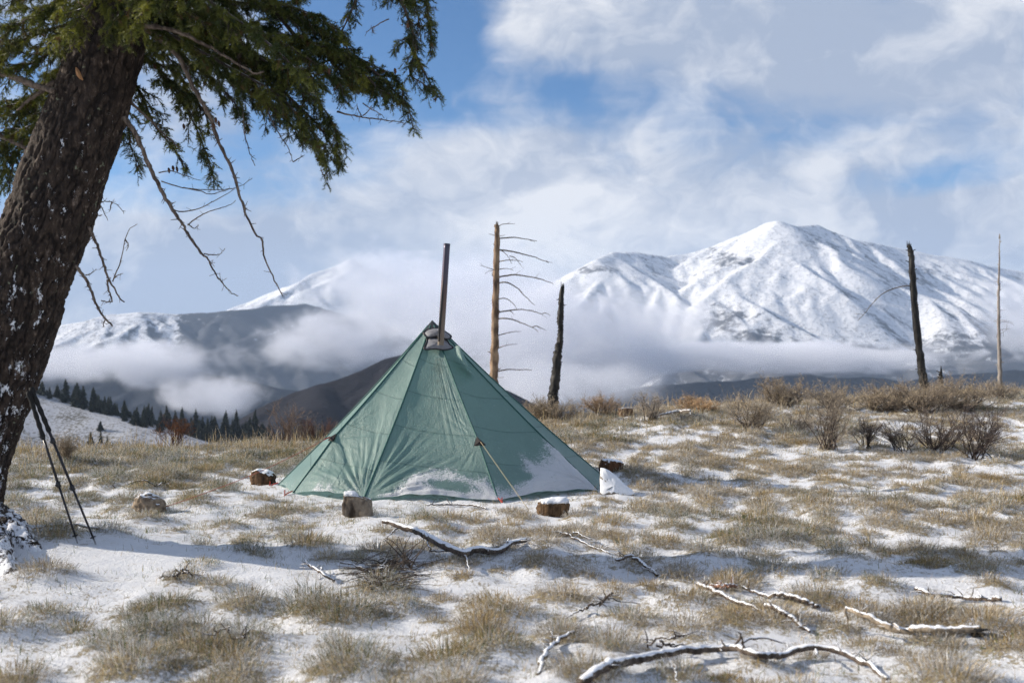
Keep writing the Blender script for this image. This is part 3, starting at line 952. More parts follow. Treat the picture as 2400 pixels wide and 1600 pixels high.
# ------------------------------------------------------------------ the tent
m, n = mat('tent_fabric')
uv = n.n('ShaderNodeUVMap', uv_map='st').outputs[0]
su, sv, _ = n.sep(uv)
p = n.pos()
wave = n.noise(n.comb(su, n.math('MULTIPLY', sv, 3), 0), 3., 2, .5)
row = n.math('FRACT', n.math('ADD', n.math('MULTIPLY', sv, 5.2), n.math('MULTIPLY', su, .28)))
seam = n.sstep(n.math('ABSOLUTE', n.math('SUBTRACT', row, .5)), .010, .020, 1., 0.)
tone = n.noise(p, 5, 5, .6)
tone2 = n.noise(n.vm('MULTIPLY', p, (6, 6, 1)), 14, 3, .6)
c = n.mix(tone, (.185, .298, .278), (.245, .37, .345))
c = n.mix(n.math('MULTIPLY', n.sstep(tone2, .4, .75), .25), c, (.20, .40, .36))
c = n.mix(n.math('MULTIPLY', seam, .34), c, (.04, .13, .12))
front_dark = n.attr('front_dark')
c = n.mix(n.math('MULTIPLY', front_dark, n.sstep(n.noise(p, 9, 4, .6), .3, .75)), c, (.09, .15, .13))
cr1 = n.noise(n.vm('MULTIPLY', p, (1, 1, .45)), 38, 5, .68, .8)
cr2 = n.noise(n.vm('MULTIPLY', p, (1.0, 1, .22)), 75, 3, .6, 1.2)
hh = n.math('ADD', n.math('MULTIPLY', cr1, .7), n.math('MULTIPLY', cr2, .5))
hh = n.math('SUBTRACT', hh, n.math('MULTIPLY', seam, .4))
sm = n.attr('snow')
g1 = n.noise(p, 70, 5, .8)
g2 = n.noise(p, 17, 4, .65)
sn = n.math('ADD', sm, n.math('ADD', n.math('MULTIPLY', n.math('SUBTRACT', g1, .5), 3.0), n.math('MULTIPLY', n.math('SUBTRACT', g2, .5), 1.1)))
snow = n.math('MULTIPLY', n.sstep(sn, .42, .66), .93)
nb_ = n.bump(hh, .75, .016)
fab = n.bsdf(c, .43, nb_, spec=.75)
trl = n.n('ShaderNodeBsdfTranslucent')
n.put(trl.inputs[0], n.mix(1., c, (1.25, 1.3, 1.32), 'MULTIPLY'))
n.put(trl.inputs['Normal'], nb_)
fab = n.mixs(.42, fab, trl.outputs[0])
sb = n.bsdf((.82, .84, .88), .7, n.bump(n.math('ADD', g1, sn), .8, .012), spec=.2)
n.out(n.mixs(snow, fab, sb))
M_TENT = m
M_SEAM = plain_mat('tent_seam', (.030, .105, .095), .6)
M_PATCH = plain_mat('tie_out_fabric', (.035, .028, .026), .7)
M_CAP = plain_mat('apex_fabric', (.035, .040, .048), .6)
M_JACK = plain_mat('stove_jack', (.20, .20, .215), .45, .0, .5, .35, 25)
M_PIPE, n = mat('stove_pipe')
p = n.pos()
z = n.sep(p)[2]
k = n.noise(n.vm('MULTIPLY', p, (1, 1, .35)), 14, 5, .6)
c = n.ramp(n.math('ADD', n.math('MULTIPLY', z, .30), n.math('MULTIPLY', n.math('SUBTRACT', k, .5), .35)),
           [(.5, (.19, .155, .12)), (.66, (.13, .085, .07)), (.80, (.085, .075, .10)), (.95, (.10, .10, .13))])
n.out(n.bsdf(c, .38, n.bump(k, .2, .004), .75, .5))

def polar(deg, r):
    x, y = TENT_C[0] + r * math.cos(R(deg)), TENT_C[1] + r * math.sin(R(deg))
    return np.array([x, y, gz(x, y) + .012])
APEX = P(1013, 752, 12.40)
def base_at(px, py, lift=.012):
    q = G(px, py)
    return np.array([q[0], q[1], q[2] + lift])
TV = [base_at(1402, 1152), base_at(1168, 1176), base_at(852, 1172), base_at(686, 1159), base_at(652, 1139),
      polar(158, 1.95), polar(120, 1.95), polar(85, 2.), polar(45, 2.0), polar(8, 2.1)]
NTV = len(TV)
tent = thing('tent', 'green pyramid tent with snow along its lower edge, standing on the grass', 'tent', (TENT_C[0], TENT_C[1], 0.))
cen = np.array([TENT_C[0], TENT_C[1], .8])

def ridge_pt(i, s):
    """point on the seam i, s from 0 (apex) to 1 (hem)"""
    i %= NTV
    s = np.asarray(s, float)
    v = TV[i]
    p = APEX + s[..., None] * (v - APEX)
    outw = np.array([v[0] - APEX[0], v[1] - APEX[1], 0]); outw /= np.linalg.norm(outw)
    sag = -.05 * np.sin(np.pi * s)
    if i == 1:
        sag = sag + .11 * np.interp(s, [0, .70, 1], [0, 1, 0]) - .02 * np.sin(np.pi * s)
    if i == 3:
        sag = sag + .10 * np.interp(s, [0, .70, 1], [0, 1, 0])
    return p + sag[..., None] * outw

def panel_pts(i, s, t):
    a, b = ridge_pt(i, s), ridge_pt(i + 1, s)
    # the hem is cut as a shallow curve between its pegs
    lift = .05 * np.sin(np.pi * t) * sst(s, .8, 1.)
    p = a + (b - a) * t[..., None]
    n_ = np.cross(b[-1, 0] - a[-1, 0], APEX - a[-1, 0]); n_ /= np.linalg.norm(n_)
    if np.dot(n_, (a[-1, 0] + b[-1, 0] + APEX) / 3 - cen) < 0:
        n_ = -n_
    w_ = np.sin(np.pi * t)
    L = np.linalg.norm(b - a, axis=-1)
    off = -.055 * w_ * np.sin(np.pi * np.clip(s, 0, 1)) * np.clip(L, 0, 1.6)
    off = off + .05 * w_ * np.exp(-((s - .93) / .07) ** 2) * (1 if i in (0, 1, 2) else .4)
    return p, n_, off, lift

def wrinkles(p, corner, n_, amp, reach, freq, seed, lo=.05):
    """folds that run out from a pulled corner"""
    q = p - corner
    q = q - (q @ n_)[..., None] * n_
    up = APEX - corner; up = up - (up @ n_) * n_; up /= np.linalg.norm(up)
    sd = np.cross(n_, up)
    rho = np.linalg.norm(q, axis=-1)
    ph = np.arctan2(q @ sd, q @ up)
    f = fbm(ph * freq, rho * 1.1, octv=3, gain=.6, seed=seed)
    f = 1 - 2 * np.abs(f)
    return 1.7 * amp * f * np.minimum(rho / .35, 1) * np.exp(-(rho / reach) ** 2) * sst(rho, 0, lo)

for i in range(NTV):
    fine_ = i in (0, 1, 2, 3)
    ns, nt = (150, 110) if fine_ else (24, 12)
    if i == 3:
        nt = 30
    s_ = np.linspace(.0, 1., ns); s_[0] = .004
    S, T = np.meshgrid(s_, np.linspace(0, 1, nt), indexing='ij')
    p, n_, off, lift = panel_pts(i, S, T)
    edge = np.minimum(1, np.minimum(T, 1 - T) * 9)
    if i == 1:       # big front panel
        off = off + edge * (wrinkles(p, TV[2], n_, .020, .75, 9, 5) + wrinkles(p, ridge_pt(1, np.array([.70]))[0], n_, .008, .45, 5, 6)
                            + .009 * (1 - 2 * np.abs(fbm(T * 26 + S * 3, S * 3.2, octv=2, seed=8))) * np.exp(-((S - .48) / .22) ** 2) * sst(T, .62, .1))
        off = off + .012 * edge * fbm(p[..., 0] * 3, p[..., 2] * 3, octv=3, seed=12)
    if i == 2:
        off = off + edge * (wrinkles(p, TV[2], n_, .021, .85, 9, 15) + wrinkles(p, ridge_pt(3, np.array([.70]))[0], n_, .010, .5, 5, 16))
        off = off + .010 * edge * fbm(p[..., 0] * 3, p[..., 2] * 3, octv=3, seed=22)
    if i == 0:
        off = off + edge * (wrinkles(p, ridge_pt(1, np.array([.70]))[0], n_, .006, .35, 5, 26) + wrinkles(p, TV[0], n_, .012, .6, 6, 27))
        off = off + .008 * edge * fbm(p[..., 0] * 3, p[..., 2] * 3, octv=3, seed=32)
    if i == 3:
        off = off + edge * wrinkles(p, ridge_pt(3, np.array([.70]))[0], n_, .008, .5, 5, 36)
    p = p + off[..., None] * n_
    p[..., 2] += lift * .6 + .02 * fbm(T * 5 + i, T * 0, octv=2, seed=40) * sst(S, .93, 1.) * np.sin(np.pi * T)
    # snow lies where the foot of the cloth flattens out
    sn = np.zeros_like(S)
    wig = .05 * fbm(T * 6 + i * 3, S * 5, octv=3, seed=44)
    if i == 1:       # t runs from the front seam to the corner behind the bark block
        thr = np.interp(T, [0, .06, .2, .38, .52, .62, .74, .86, 1], [.905, .87, .845, .82, .825, .85, .90, .965, 1.06])
        sn = sst(S - thr + wig, -.05, .13)
        hole = np.exp(-(((T - .36) / .19) ** 2 + ((S - (.968 - .05 * T)) / .026) ** 2))
        sn = 1.08 * sn - 1.2 * hole
        sn = np.maximum(sn, .9 * sst(S, .972, .99) * sst(T, .98, .8))
    elif i == 0:     # t runs from the right corner to the front seam
        thr = np.interp(T, [0, .15, .3, .45, .6, .7, .8, .9, 1], [.70, .72, .755, .785, .83, .86, .89, .905, .90])
        sn = sst(S - thr + wig, -.05, .13)
        sn = sn - .8 * np.exp(-(((T - .66) / .12) ** 2 + ((S - .91) / .02) ** 2))
    elif i == 2:
        thr = np.interp(T, [0, .1, .25, .5, .8, 1], [1.1, .97, .93, .93, .95, .97])
        sn = .55 * sst(S - thr + wig * 1.6, -.02, .10) + .12 * sst(S, .75, .95)
    else:
        sn = .3 * sst(S, .93, 1.)
    p = p + (.010 * sst(sn, .25, .9) * (1 + .8 * fbm(p[..., 0] * 9, p[..., 2] * 9, p[..., 1] * 9, octv=3, seed=61)))[..., None] * n_
    mb = MB()
    mb.grid(p)
    o = mb.build('panel', M_TENT, tent, smooth=True)
    floats(o, 'snow', sn)
    so = np.zeros_like(S)
    if i == 1:
        so = np.exp(-((T - .32) / .22) ** 2) * sst(S, .10, .2) * sst(S, .75, .25) * .9  # darker grey-green area on the upper front panel
    floats(o, 'front_dark', so)
    uvl = o.data.uv_layers.new(name='st')
    li = np.empty(len(o.data.loops), np.int32); o.data.loops.foreach_get('vertex_index', li)
    uvl.data.foreach_set('uv', np.stack([T.ravel()[li], S.ravel()[li]], 1).astype(np.float32).ravel())
    # the sewn ridge seam
    sp = ridge_pt(i, np.linspace(.03, .995, 60))
    v = TV[i]; ow = np.array([v[0] - TENT_C[0], v[1] - TENT_C[1], .9]); ow /= np.linalg.norm(ow)
    mb = MB()
    mb.tube(sp + ow * .002, .0105, 6)
    mb.build('seam', M_SEAM, tent, smooth=True)
# cap at the apex
mb = MB()
k = 0.075
ring = np.array([ridge_pt(i, np.array([k]))[0] for i in range(NTV)])
cen_k = ring.mean(0)
ring = cen_k + (ring - cen_k) * 1.10
top = APEX + np.array([0, 0, .012])
mb.add(np.concatenate([[top], ring, ring - [0, 0, .02]]), [(1 + i, 1 + (i + 1) % NTV, 1 + NTV + (i + 1) % NTV, 1 + NTV + i) for i in range(NTV)], [(0, 1 + i, 1 + (i + 1) % NTV) for i in range(NTV)])
mb.build('apex_cap', M_CAP, tent)

# plane of the front panel, for the parts sewn on it
pa, pb = TV[1], TV[2]
fn = np.cross(pb - pa, APEX - pa); fn /= np.linalg.norm(fn)
if fn[1] > 0:
    fn = -fn
def on_front(px, py, off=.0):
    r = ray(px, py); o0 = np.array([0, 0, EYE])
    t = ((APEX - o0) @ fn) / (r @ fn)
    return o0 + r * t + fn * off
def sewn(name, poly, mat_, parent, off0, bulge, border):
    q = np.array([on_front(*c) for c in poly])
    c = q.mean(0)
    mb = MB()
    rings = []
    for f, o_ in ((1., off0), (.75, off0 + bulge * .6), (.4, off0 + bulge), (.05, off0 + bulge * 1.1)):
        rings.append(c + (q - c) * f + fn * o_)
    # denser outline so that the cloth reads soft
    rings = np.array([spline(np.concatenate([r_, r_[:1]]), 41)[:-1] for r_ in rings])
    for k in range(1, 4):
        rings[k] += fn * (.006 * fbm(np.arange(40) * .9, np.full(40, k * 1.), octv=2, seed=71))[:, None]
    mb.grid(rings, close=True)
    ob = mb.build(name, mat_, parent, smooth=True)
    mb = MB()
    loop = spline(np.concatenate([q, q[:1], q[1:2]]), 60)
    mb.tube(loop + fn * (off0 + .006), border, 6, cap=False)
    mb.build('binding', M_BLACK, ob, smooth=True)
    return ob
jack = sewn('stove_jack', [(995, 821), (1001, 804), (1003, 796), (1025, 795), (1046, 800), (1054, 810), (1062, 818), (1043, 823), (1020, 821)], M_JACK, tent, .02, .035, .0085)
flap = sewn('jack_flap', [(993, 786), (1003, 779), (1020, 776), (1034, 778), (1048, 786), (1058, 794), (1054, 800), (1046, 801), (1025, 795), (1003, 797)], M_JACK, tent, .045, .05, .0095)
# hooded vent on the right shoulder
mb = MB()
vq = [(1066, 812, 12.10), (1076, 811, 12.06), (1090, 838, 11.98), (1102, 868, 11.92), (1112, 880, 12.0), (1085, 850, 12.08), (1066, 828, 12.10)]
vp = np.array([P(*c) for c in vq])
cv_ = np.array(P(1084, 845, 11.88))
outl = spline(np.concatenate([vp, vp[:1]]), 29)[:-1]
rings = np.array([outl + (cv_ - outl) * f for f in (0, .35, .7, .97)])
mb.grid(rings, close=True)
o = mb.build('vent_hood', M_TENT, tent, smooth=True)
uvl = o.data.uv_layers.new(name='st')
# tie-outs half way up two seams
def tie_out(i, s, size, dirs):
    c = ridge_pt(i, np.array([s]))[0]
    v = TV[i]; ow = np.array([v[0] - TENT_C[0], v[1] - TENT_C[1], .7]); ow /= np.linalg.norm(ow)
    up = APEX - v; up /= np.linalg.norm(up)
    sd = np.cross(up, ow); sd /= np.linalg.norm(sd)
    mb = MB()
    tip = c + ow * .045
    a_, b_, d_ = c + up * size, c - up * size * .55 + sd * size * .85, c - up * size * .55 - sd * size * .85
    pts = np.array([a_, b_, d_]) + ow * .008
    mb.add(np.concatenate([pts, [tip], pts - ow * .012]), None, [(0, 1, 3), (1, 2, 3), (2, 0, 3), (4, 6, 5)])
    mb.build('tie_out', M_PATCH, tent)
    return tip
tip_r = tie_out(1, .705, .085, 1)
tip_l = tie_out(3, .70, .075, 1)
# pegs and loops at the hem
for i in (1, 3, 4):
    v = TV[i]
    ow = np.array([v[0] - TENT_C[0], v[1] - TENT_C[1], 0]); ow /= np.linalg.norm(ow)
    mb = MB()
    mb.tube([v + [0, 0, .03], v + ow * .05 + [0, 0, .015], v + ow * .10 + [0, 0, -.01]], .007, 5)
    mb.tube([v + ow * .095 + [0, 0, .05], v + ow * .10 - [0, 0, .05]], .006, 5)
    mb.build('peg_loop', M_RED, tent)

# the stove pipe
pb_ = P(1033, 803, 11.86); pt_ = P(1047.5, 571, 11.86)
pipe = thing('stove_pipe', 'tall dark metal stove pipe rising through the tent beside its apex', 'stove pipe', pb_)
def hollow_tube(a, b, r, name, parent, material, sides=28, rings=24):
    a, b = np.array(a), np.array(b)
    ax = (b - a) / np.linalg.norm(b - a)
    u = np.cross(ax, [0, 1., 0]); u /= np.linalg.norm(u); v = np.cross(ax, u)
    an = np.linspace(0, 2 * np.pi, sides, endpoint=False)
    prof = [(t, r) for t in np.linspace(0, 1, rings)] + [(1, r * .93), (.8, r * .93)]
    pts = np.array([[a + (b - a) * t + rr * (math.cos(q) * u + math.sin(q) * v) for q in an] for (t, rr) in prof])
    mb = MB(); mb.grid(pts, close=True)
    return mb.build(name, material, parent, smooth=True)
low_ = pb_ - (pt_ - pb_) * .025
hollow_tube(low_, pt_, .0385, 'pipe', pipe, M_PIPE)
ax = (pt_ - low_) / np.linalg.norm(pt_ - low_)
mb = MB()     # lapped edge of the rolled pipe, hanging loose on the lower left
e = [P(1041, 628, 11.84), P(1036.5, 690, 11.82), P(1032.5, 740, 11.81), P(1029.5, 772, 11.82), P(1029, 800, 11.83)]
for (q0, wd) in ((0, .010),):
    cs = spline(e, 20)
    wds = np.interp(np.linspace(0, 1, 20), [0, .3, .7, 1], [.002, .010, .014, .010])
    mb.tube(cs, wds, 6)
mb.build('rolled_edge', M_BLACK, pipe, smooth=True)
mb = MB()
for t in (.99,):
    c = low_ + (pt_ - low_) * t
    mb.tube([c - ax * .008, c + ax * .008], .0405, 24, cap=False)
mb.build('rim', M_PIPE, pipe, smooth=True)

# guy lines
def cord(name, label, pts, r, material, sag=.01):
    mb = MB()
    q = spline(pts, 24)
    q[:, 2] -= sag * np.sin(np.linspace(0, np.pi, 24))
    t = thing(name, label, 'guy line', q[-1])
    mb.tube(q, r, 6)
    mb.build('cord', material, t, smooth=True)
    return t
blk = G(1262, 1196)
t = cord('guy_line', 'taut tan cord from the front tie-out to the ground beside the snow-capped bark block', [tip_r, np.array([blk[0] - .10, blk[1] + .16, gz(blk[0] - .1, blk[1] + .16) + .0])], .0032, M_CORD_Y, .004)
mb = MB()
a_ = tip_r; 
mb.tube([tip_r + [0, 0, .006], tip_r + [.02, -.02, -.03]], .007, 6)
mb.build('knot', M_PATCH, t)
rk = G(348, 1196)
t = cord('guy_line', 'thin red cord running from the tent\'s left tie-out to the rounded rock', [tip_l, np.array([rk[0] + .15, rk[1] + .03, rk[2] + .03])], .0035, M_CORD_R, .05)
mb = MB(); mb.tube([tip_l, tip_l + (np.array([rk[0], rk[1], rk[2]]) - tip_l) * .035], .008, 6)
mb.build('toggle', M_RED, t)
# ------------------------------------------------------------------ the big leaning fir
M_BARK, n = mat('fir_bark')
p = n.pos()
fz = n.attr('furrow')
k = n.noise(n.vm('MULTIPLY', p, (1, 1, .35)), 34, 5, .7)
k2 = n.noise(p, 9, 4, .65)
k3 = n.noise(p, 70, 3, .7)
plate = n.ramp(n.math('ADD', n.math('MULTIPLY', k, .7), n.math('MULTIPLY', k2, .35)),
               [(.36, (.012, .008, .007)), (.50, (.031, .022, .017)), (.60, (.064, .045, .034)), (.69, (.21, .165, .13))])
c = n.mix(n.math('MULTIPLY', n.sstep(fz, .50, .16), .92), plate, (.011, .008, .007))
c = n.mix(n.math('MULTIPLY', n.sstep(n.noise(p, 16, 3, .6), .66, .74), .6), c, (.27, .30, .20))
sw = n.attr('snowy')
s = n.math('ADD', sw, n.math('ADD', n.math('MULTIPLY', n.math('SUBTRACT', n.noise(n.vm('MULTIPLY', p, (1, 1, .5)), 13, 7, .74), .5), 3.0), n.math('MULTIPLY', n.math('SUBTRACT', k3, .5), .5)))
s = n.sstep(s, .62, .70)
c = n.mix(s, c, (.82, .84, .88))
h = n.math('ADD', n.math('ADD', n.math('MULTIPLY', k, .9), n.math('MULTIPLY', k3, .35)), n.math('MULTIPLY', s, .5))
n.out(n.bsdf(c, .85, n.bump(h, .9, .018), spec=.25))

M_LIMB = wood_mat('dead_limb', (.060, .045, .036), (.21, .165, .13), 40, 0.)
M_NEEDLE, n = mat('fir_needles')
c = n.attr('tint', 'Color')
dif = n.bsdf(c, .6, spec=.3)
tr = n.n('ShaderNodeBsdfTranslucent')
n.put(tr.inputs[0], n.mix(1., c, (1.25, 1.15, .6), 'MULTIPLY'))
n.out(n.mixs(.30, dif, tr.outputs[0]))
M_CONE = plain_mat('fir_cone', (.085, .042, .024), .8, 0, .2, .4, 90)

tree = thing('fir_tree', 'big leaning fir with furrowed snow-flecked trunk, green boughs and dead drooping limbs', 'tree', (TREE_XY[0], TREE_XY[1], gz(*TREE_XY) - .1))
# centre line from the photograph's outline, radius in metres
TC = [(-128, 1315, 7.95, .46), (-122, 1285, 7.95, .40), (-116, 1240, 7.94, .350), (-108, 1170, 7.93, .335), (-80, 1060, 7.92, .325), (-47, 960, 7.9, .32), (-14, 880, 7.9, .318), (35, 742, 7.88, .315),
      (63, 640, 7.86, .312), (108, 536, 7.84, .308), (150, 413, 7.82, .30), (213, 241, 7.78, .282), (262, 70, 7.75, .265), (310, -120, 7.72, .25), (372, -400, 7.7, .225), (450, -800, 7.7, .18), (520, -1300, 7.7, .10), (560, -1700, 7.7, .03)]
tc = np.array([[*P(a, b, D), r] for (a, b, D, r) in TC])
NV, NU = 560, 200
line = spline(tc, 2400)
line = line[np.unique(np.concatenate([np.linspace(0, 1150, 470), np.linspace(1150, 2399, 90)]).astype(int))]
NV = len(line)
cl_, cr_ = line[:, :3], line[:, 3]
tg = np.gradient(cl_, axis=0); tg /= np.linalg.norm(tg, axis=1)[:, None]
U = np.cross(tg, [0, 1., 0]); U /= np.linalg.norm(U, axis=1)[:, None]
V = np.cross(U, tg)
an = np.linspace(0, 2 * np.pi, NU, endpoint=False)
SL = np.concatenate([[0], np.cumsum(np.linalg.norm(np.diff(cl_, axis=0), axis=1))])
A_, L_ = np.meshgrid(an, SL)
cx_, sx_ = np.cos(A_) * .32, np.sin(A_) * .32
# furrows: long plates, warped ridged noise on the cylinder
wq = .05 * fbm(cx_ * 7, sx_ * 7, L_ * 3, octv=2, seed=81)
f1 = np.abs(fbm((cx_ + wq) * 19, (sx_ + wq) * 19, L_ * 4.2, octv=2, gain=.5, seed=82))
f2 = np.abs(fbm((cx_ + wq) * 50, (sx_ + wq) * 50, L_ * 17, octv=2, gain=.5, seed=83))
fur = np.clip(f1 * 2.0, 0, 1) * .65 + np.clip(f2 * 2.0, 0, 1) * .35
lump = fbm(cx_ * 3, sx_ * 3, L_ * 1.2, octv=2, seed=84)
thin = np.clip(cr_ / .3, .1, 1)[:, None]
rad = cr_[:, None] * (1 + .06 * lump) + (.040 * (np.sqrt(fur) - .55) + .008 * fbm(cx_ * 60, sx_ * 60, L_ * 30, octv=2, seed=85)) * thin
# root buttresses
root = sst(SL, .75, .0)[:, None]
rad = rad * (1 + root * (.10 + .30 * np.maximum(0, np.cos(A_ * 3 + .6)) ** 2 + .18 * np.maximum(0, np.cos(A_ * 5 + 2.)) ** 2))
tp = cl_[:, None, :] + rad[..., None] * (np.cos(A_)[..., None] * U[:, None, :] + np.sin(A_)[..., None] * V[:, None, :])
tp[0, :, 2] -= .25
mb = MB(); mb.grid(tp, close=True)
trunk = mb.build('trunk', M_BARK, tree, smooth=True)
floats(trunk, 'furrow', fur)
hgt = tp[..., 2]
onside = np.cos(A_ - math.atan2(-.80, -.55))                                       # flecks were blown on from the front right
nrm_up = -tg[:, None, 2] * 0 + .0
sn = .0 + .24 * sst(onside, .2, .9) + .10 * sst(hgt, 3.4, 1.6) + .34 * sst(hgt, 1.0, .1) + .10 * sst(hgt, 2.2, .8) - .22 * sst(hgt, 2.9, 4.6)
sn = sn + .34 * sst(hgt, .33, .05)
floats(trunk, 'snowy', sn)
# bark chips and roots that stick out at the foot
root_spec = [((-50, 1225), (30, 1256), (95, 1292), .13), ((-60, 1250), (0, 1295), (30, 1345), .14), ((-10, 1215), (50, 1240), (84, 1258), .08), ((-80, 1240), (-40, 1300), (-60, 1370), .14)]
for k, (a, b, c, r) in enumerate(root_spec):
    q0 = G(c[0], c[1]); q0[2] -= .03
    pa_ = P(a[0], a[1], 7.75 if k < 2 else 7.9)
    pm = (pa_ + q0) / 2 + [0, 0, .02]
    mb = MB()
    q = spline([pa_, pm, q0], 26)
    mb.tube(q, np.interp(np.linspace(0, 1, 26), [0, .6, 1], [r * 1.5, r * .85, r * .3]), 20, rough=.18, seed=k)
    o = mb.build('root', M_BARK, tree, smooth=True)
    nvv = len(o.data.vertices)
    floats(o, 'furrow', rng.uniform(.1, 1, nvv)); floats(o, 'snowy', np.full(nvv, .72))
# small broken chip of pale bark
mb = MB()
q = spline([P(178, 158, 7.42), P(186, 178, 7.43), P(194, 188, 7.45)], 6)
mb.tube(q, [.004, .012, .017, .017, .012, .004], 5)
mb.build('bark_chip', plain_mat('split_bark', (.33, .17, .075), .8), tree)

def limb(pts, r0, r1, n_=40, mat_=M_LIMB, name='dead_branch', twigs=(), knob=.22, parent=tree):
    """a dead limb with side twigs, pts as (px, py, depth)"""
    mb = MB()
    q = spline([P(*c) for c in pts], n_)
    L = np.linalg.norm(q[-1] - q[0])
    jit = rng.normal(0, .004, (n_, 3)); jit[0] = 0
    q = q + jit * np.linspace(.3, 1, n_)[:, None]
    mb.tube(q, np.linspace(r0, r1, n_), 7, rough=knob, seed=int(rng.integers(1e6)))
    # short broken spurs
    for k in range(int(n_ * .7)):
        i = rng.integers(2, n_ - 1)
        d_ = rng.normal(0, 1, 3); d_[1] *= .5; d_ /= np.linalg.norm(d_)
        ln = rng.uniform(.012, .05)
        r_ = np.interp(i, [0, n_ - 1], [r0, r1])
        mb.tube([q[i], q[i] + d_ * (r_ + ln)], [max(.0022, r_ * .4), .0016], 4)
    for tw in twigs:
        tq = spline([P(*c) for c in tw], 18)
        j = np.linspace(0, 1, 18)
        tq = tq + rng.normal(0, .003, (18, 3)) * j[:, None]
        mb.tube(tq, np.linspace(.0052, .0022, 18), 5, rough=.15, seed=3)
        for k in range(5):
            i = rng.integers(3, 17)
            d_ = rng.normal(0, 1, 3); d_ /= np.linalg.norm(d_)
            mb.tube([tq[i], tq[i] + d_ * rng.uniform(.015, .05)], [.002, .0012], 3)
    return mb.build(name, mat_, parent, smooth=True)

def at(D, *pts):
    return [(a, b, D + .0 * i) for i, (a, b) in enumerate(pts)]
limb(at(7.55, (335, 68), (375, 90), (420, 137), (450, 200), (490, 270), (515, 340), (545, 400), (565, 470), (585, 520), (600, 550), (616, 563), (618, 600), (640, 650), (664, 693)), .021, .0042, 70)
limb(at(7.65, (290, 275), (312, 305), (330, 340), (350, 390), (380, 450), (410, 500), (430, 530), (455, 570), (480, 600)), .019, .009, 50,
     twigs=[at(7.65, (372, 405), (400, 401), (430, 410), (472, 424)), at(7.62, (378, 425), (405, 434), (440, 442), (500, 445), (560, 439), (592, 416)), at(7.66, (430, 440), (470, 448), (495, 455), (545, 442)),
            at(7.63, (405, 490), (418, 496), (440, 495), (470, 487), (500, 472), (535, 452), (549, 440)), at(7.66, (440, 528), (455, 515), (480, 500), (510, 490), (540, 480), (552, 469)),
            at(7.66, (478, 595), (495, 597), (514, 596), (527, 582)), at(7.65, (440, 525), (455, 535), (466, 528))])
limb(at(7.65, (480, 600), (490, 610), (495, 625), (510, 648), (530, 672), (545, 688), (560, 694)), .0075, .0028, 24)
limb(at(7.75, (208, 532), (218, 552), (235, 595), (248, 635), (255, 655), (275, 690), (290, 707)), .013, .005, 30,
     twigs=[at(7.75, (264, 660), (272, 638), (280, 622), (288, 590), (294, 560), (304, 537), (321, 525)), at(7.75, (268, 652), (276, 645), (288, 641)), at(7.76, (293, 560), (301, 575), (295, 588))])
limb(at(7.76, (252, 655), (253, 672), (258, 690), (264, 705), (250, 708), (238, 703)), .008, .004, 20)
limb(at(7.78, (178, 622), (185, 632), (205, 660), (222, 705), (240, 738), (262, 762)), .013, .0065, 30,
     twigs=[at(7.78, (200, 645), (212, 642), (225, 631)), at(7.78, (246, 750), (243, 758), (241, 768))])
limb(at(7.9, (225, 480), (240, 473), (262, 474), (280, 483), (291, 503)), .0045, .0018, 16, twigs=[at(7.9, (232, 474), (240, 490), (253, 516)), at(7.9, (262, 475), (258, 488), (255, 497)), at(7.9, (222, 498), (232, 506), (238, 505))])
limb(at(7.5, (128, 214), (95, 205), (60, 192), (20, 176), (-40, 160)), .020, .028, 24)
limb(at(8.1, (82, 362), (55, 345), (25, 330), (-40, 300)), .016, .02, 20)
limb(at(7.7, (140, 190), (115, 200), (70, 235), (40, 260)), .022, .008, 16)
limb(at(7.35, (330, 62), (370, 64), (410, 74), (450, 90), (500, 115), (540, 140), (575, 160), (600, 172), (618, 168)), .019, .006, 40)
limb(at(7.2, (470, -40), (490, 0), (510, 28), (530, 55), (556, 84)), .011, .006, 24)
limb(at(7.7, (566, 250), (572, 290), (574, 315), (583, 350), (597, 388)), .006, .0025, 20)
limb(at(7.7, (618, 240), (640, 290), (662, 325), (680, 360), (687, 382)), .006, .0025, 20, twigs=[at(7.7, (687, 380), (700, 372), (712, 365))])
limb(at(7.7, (790, 262), (815, 268), (850, 275), (900, 281), (948, 288)), .008, .0025, 24, twigs=[at(7.7, (848, 274), (840, 258), (836, 242)), at(7.7, (850, 272), (862, 262), (872, 248)), at(7.7, (850, 242), (872, 258), (890, 266), (900, 278))])
limb(at(7.8, (912, 45), (890, 55), (870, 68), (856, 75)), .005, .002, 12, twigs=[at(7.8, (876, 62), (872, 72), (878, 80))])
limb(at(7.9, (305, 240), (330, 262), (360, 290), (395, 325), (425, 350)), .012, .004, 24)
limb(at(7.6, (752, 395), (756, 408), (761, 420)), .004, .002, 8)

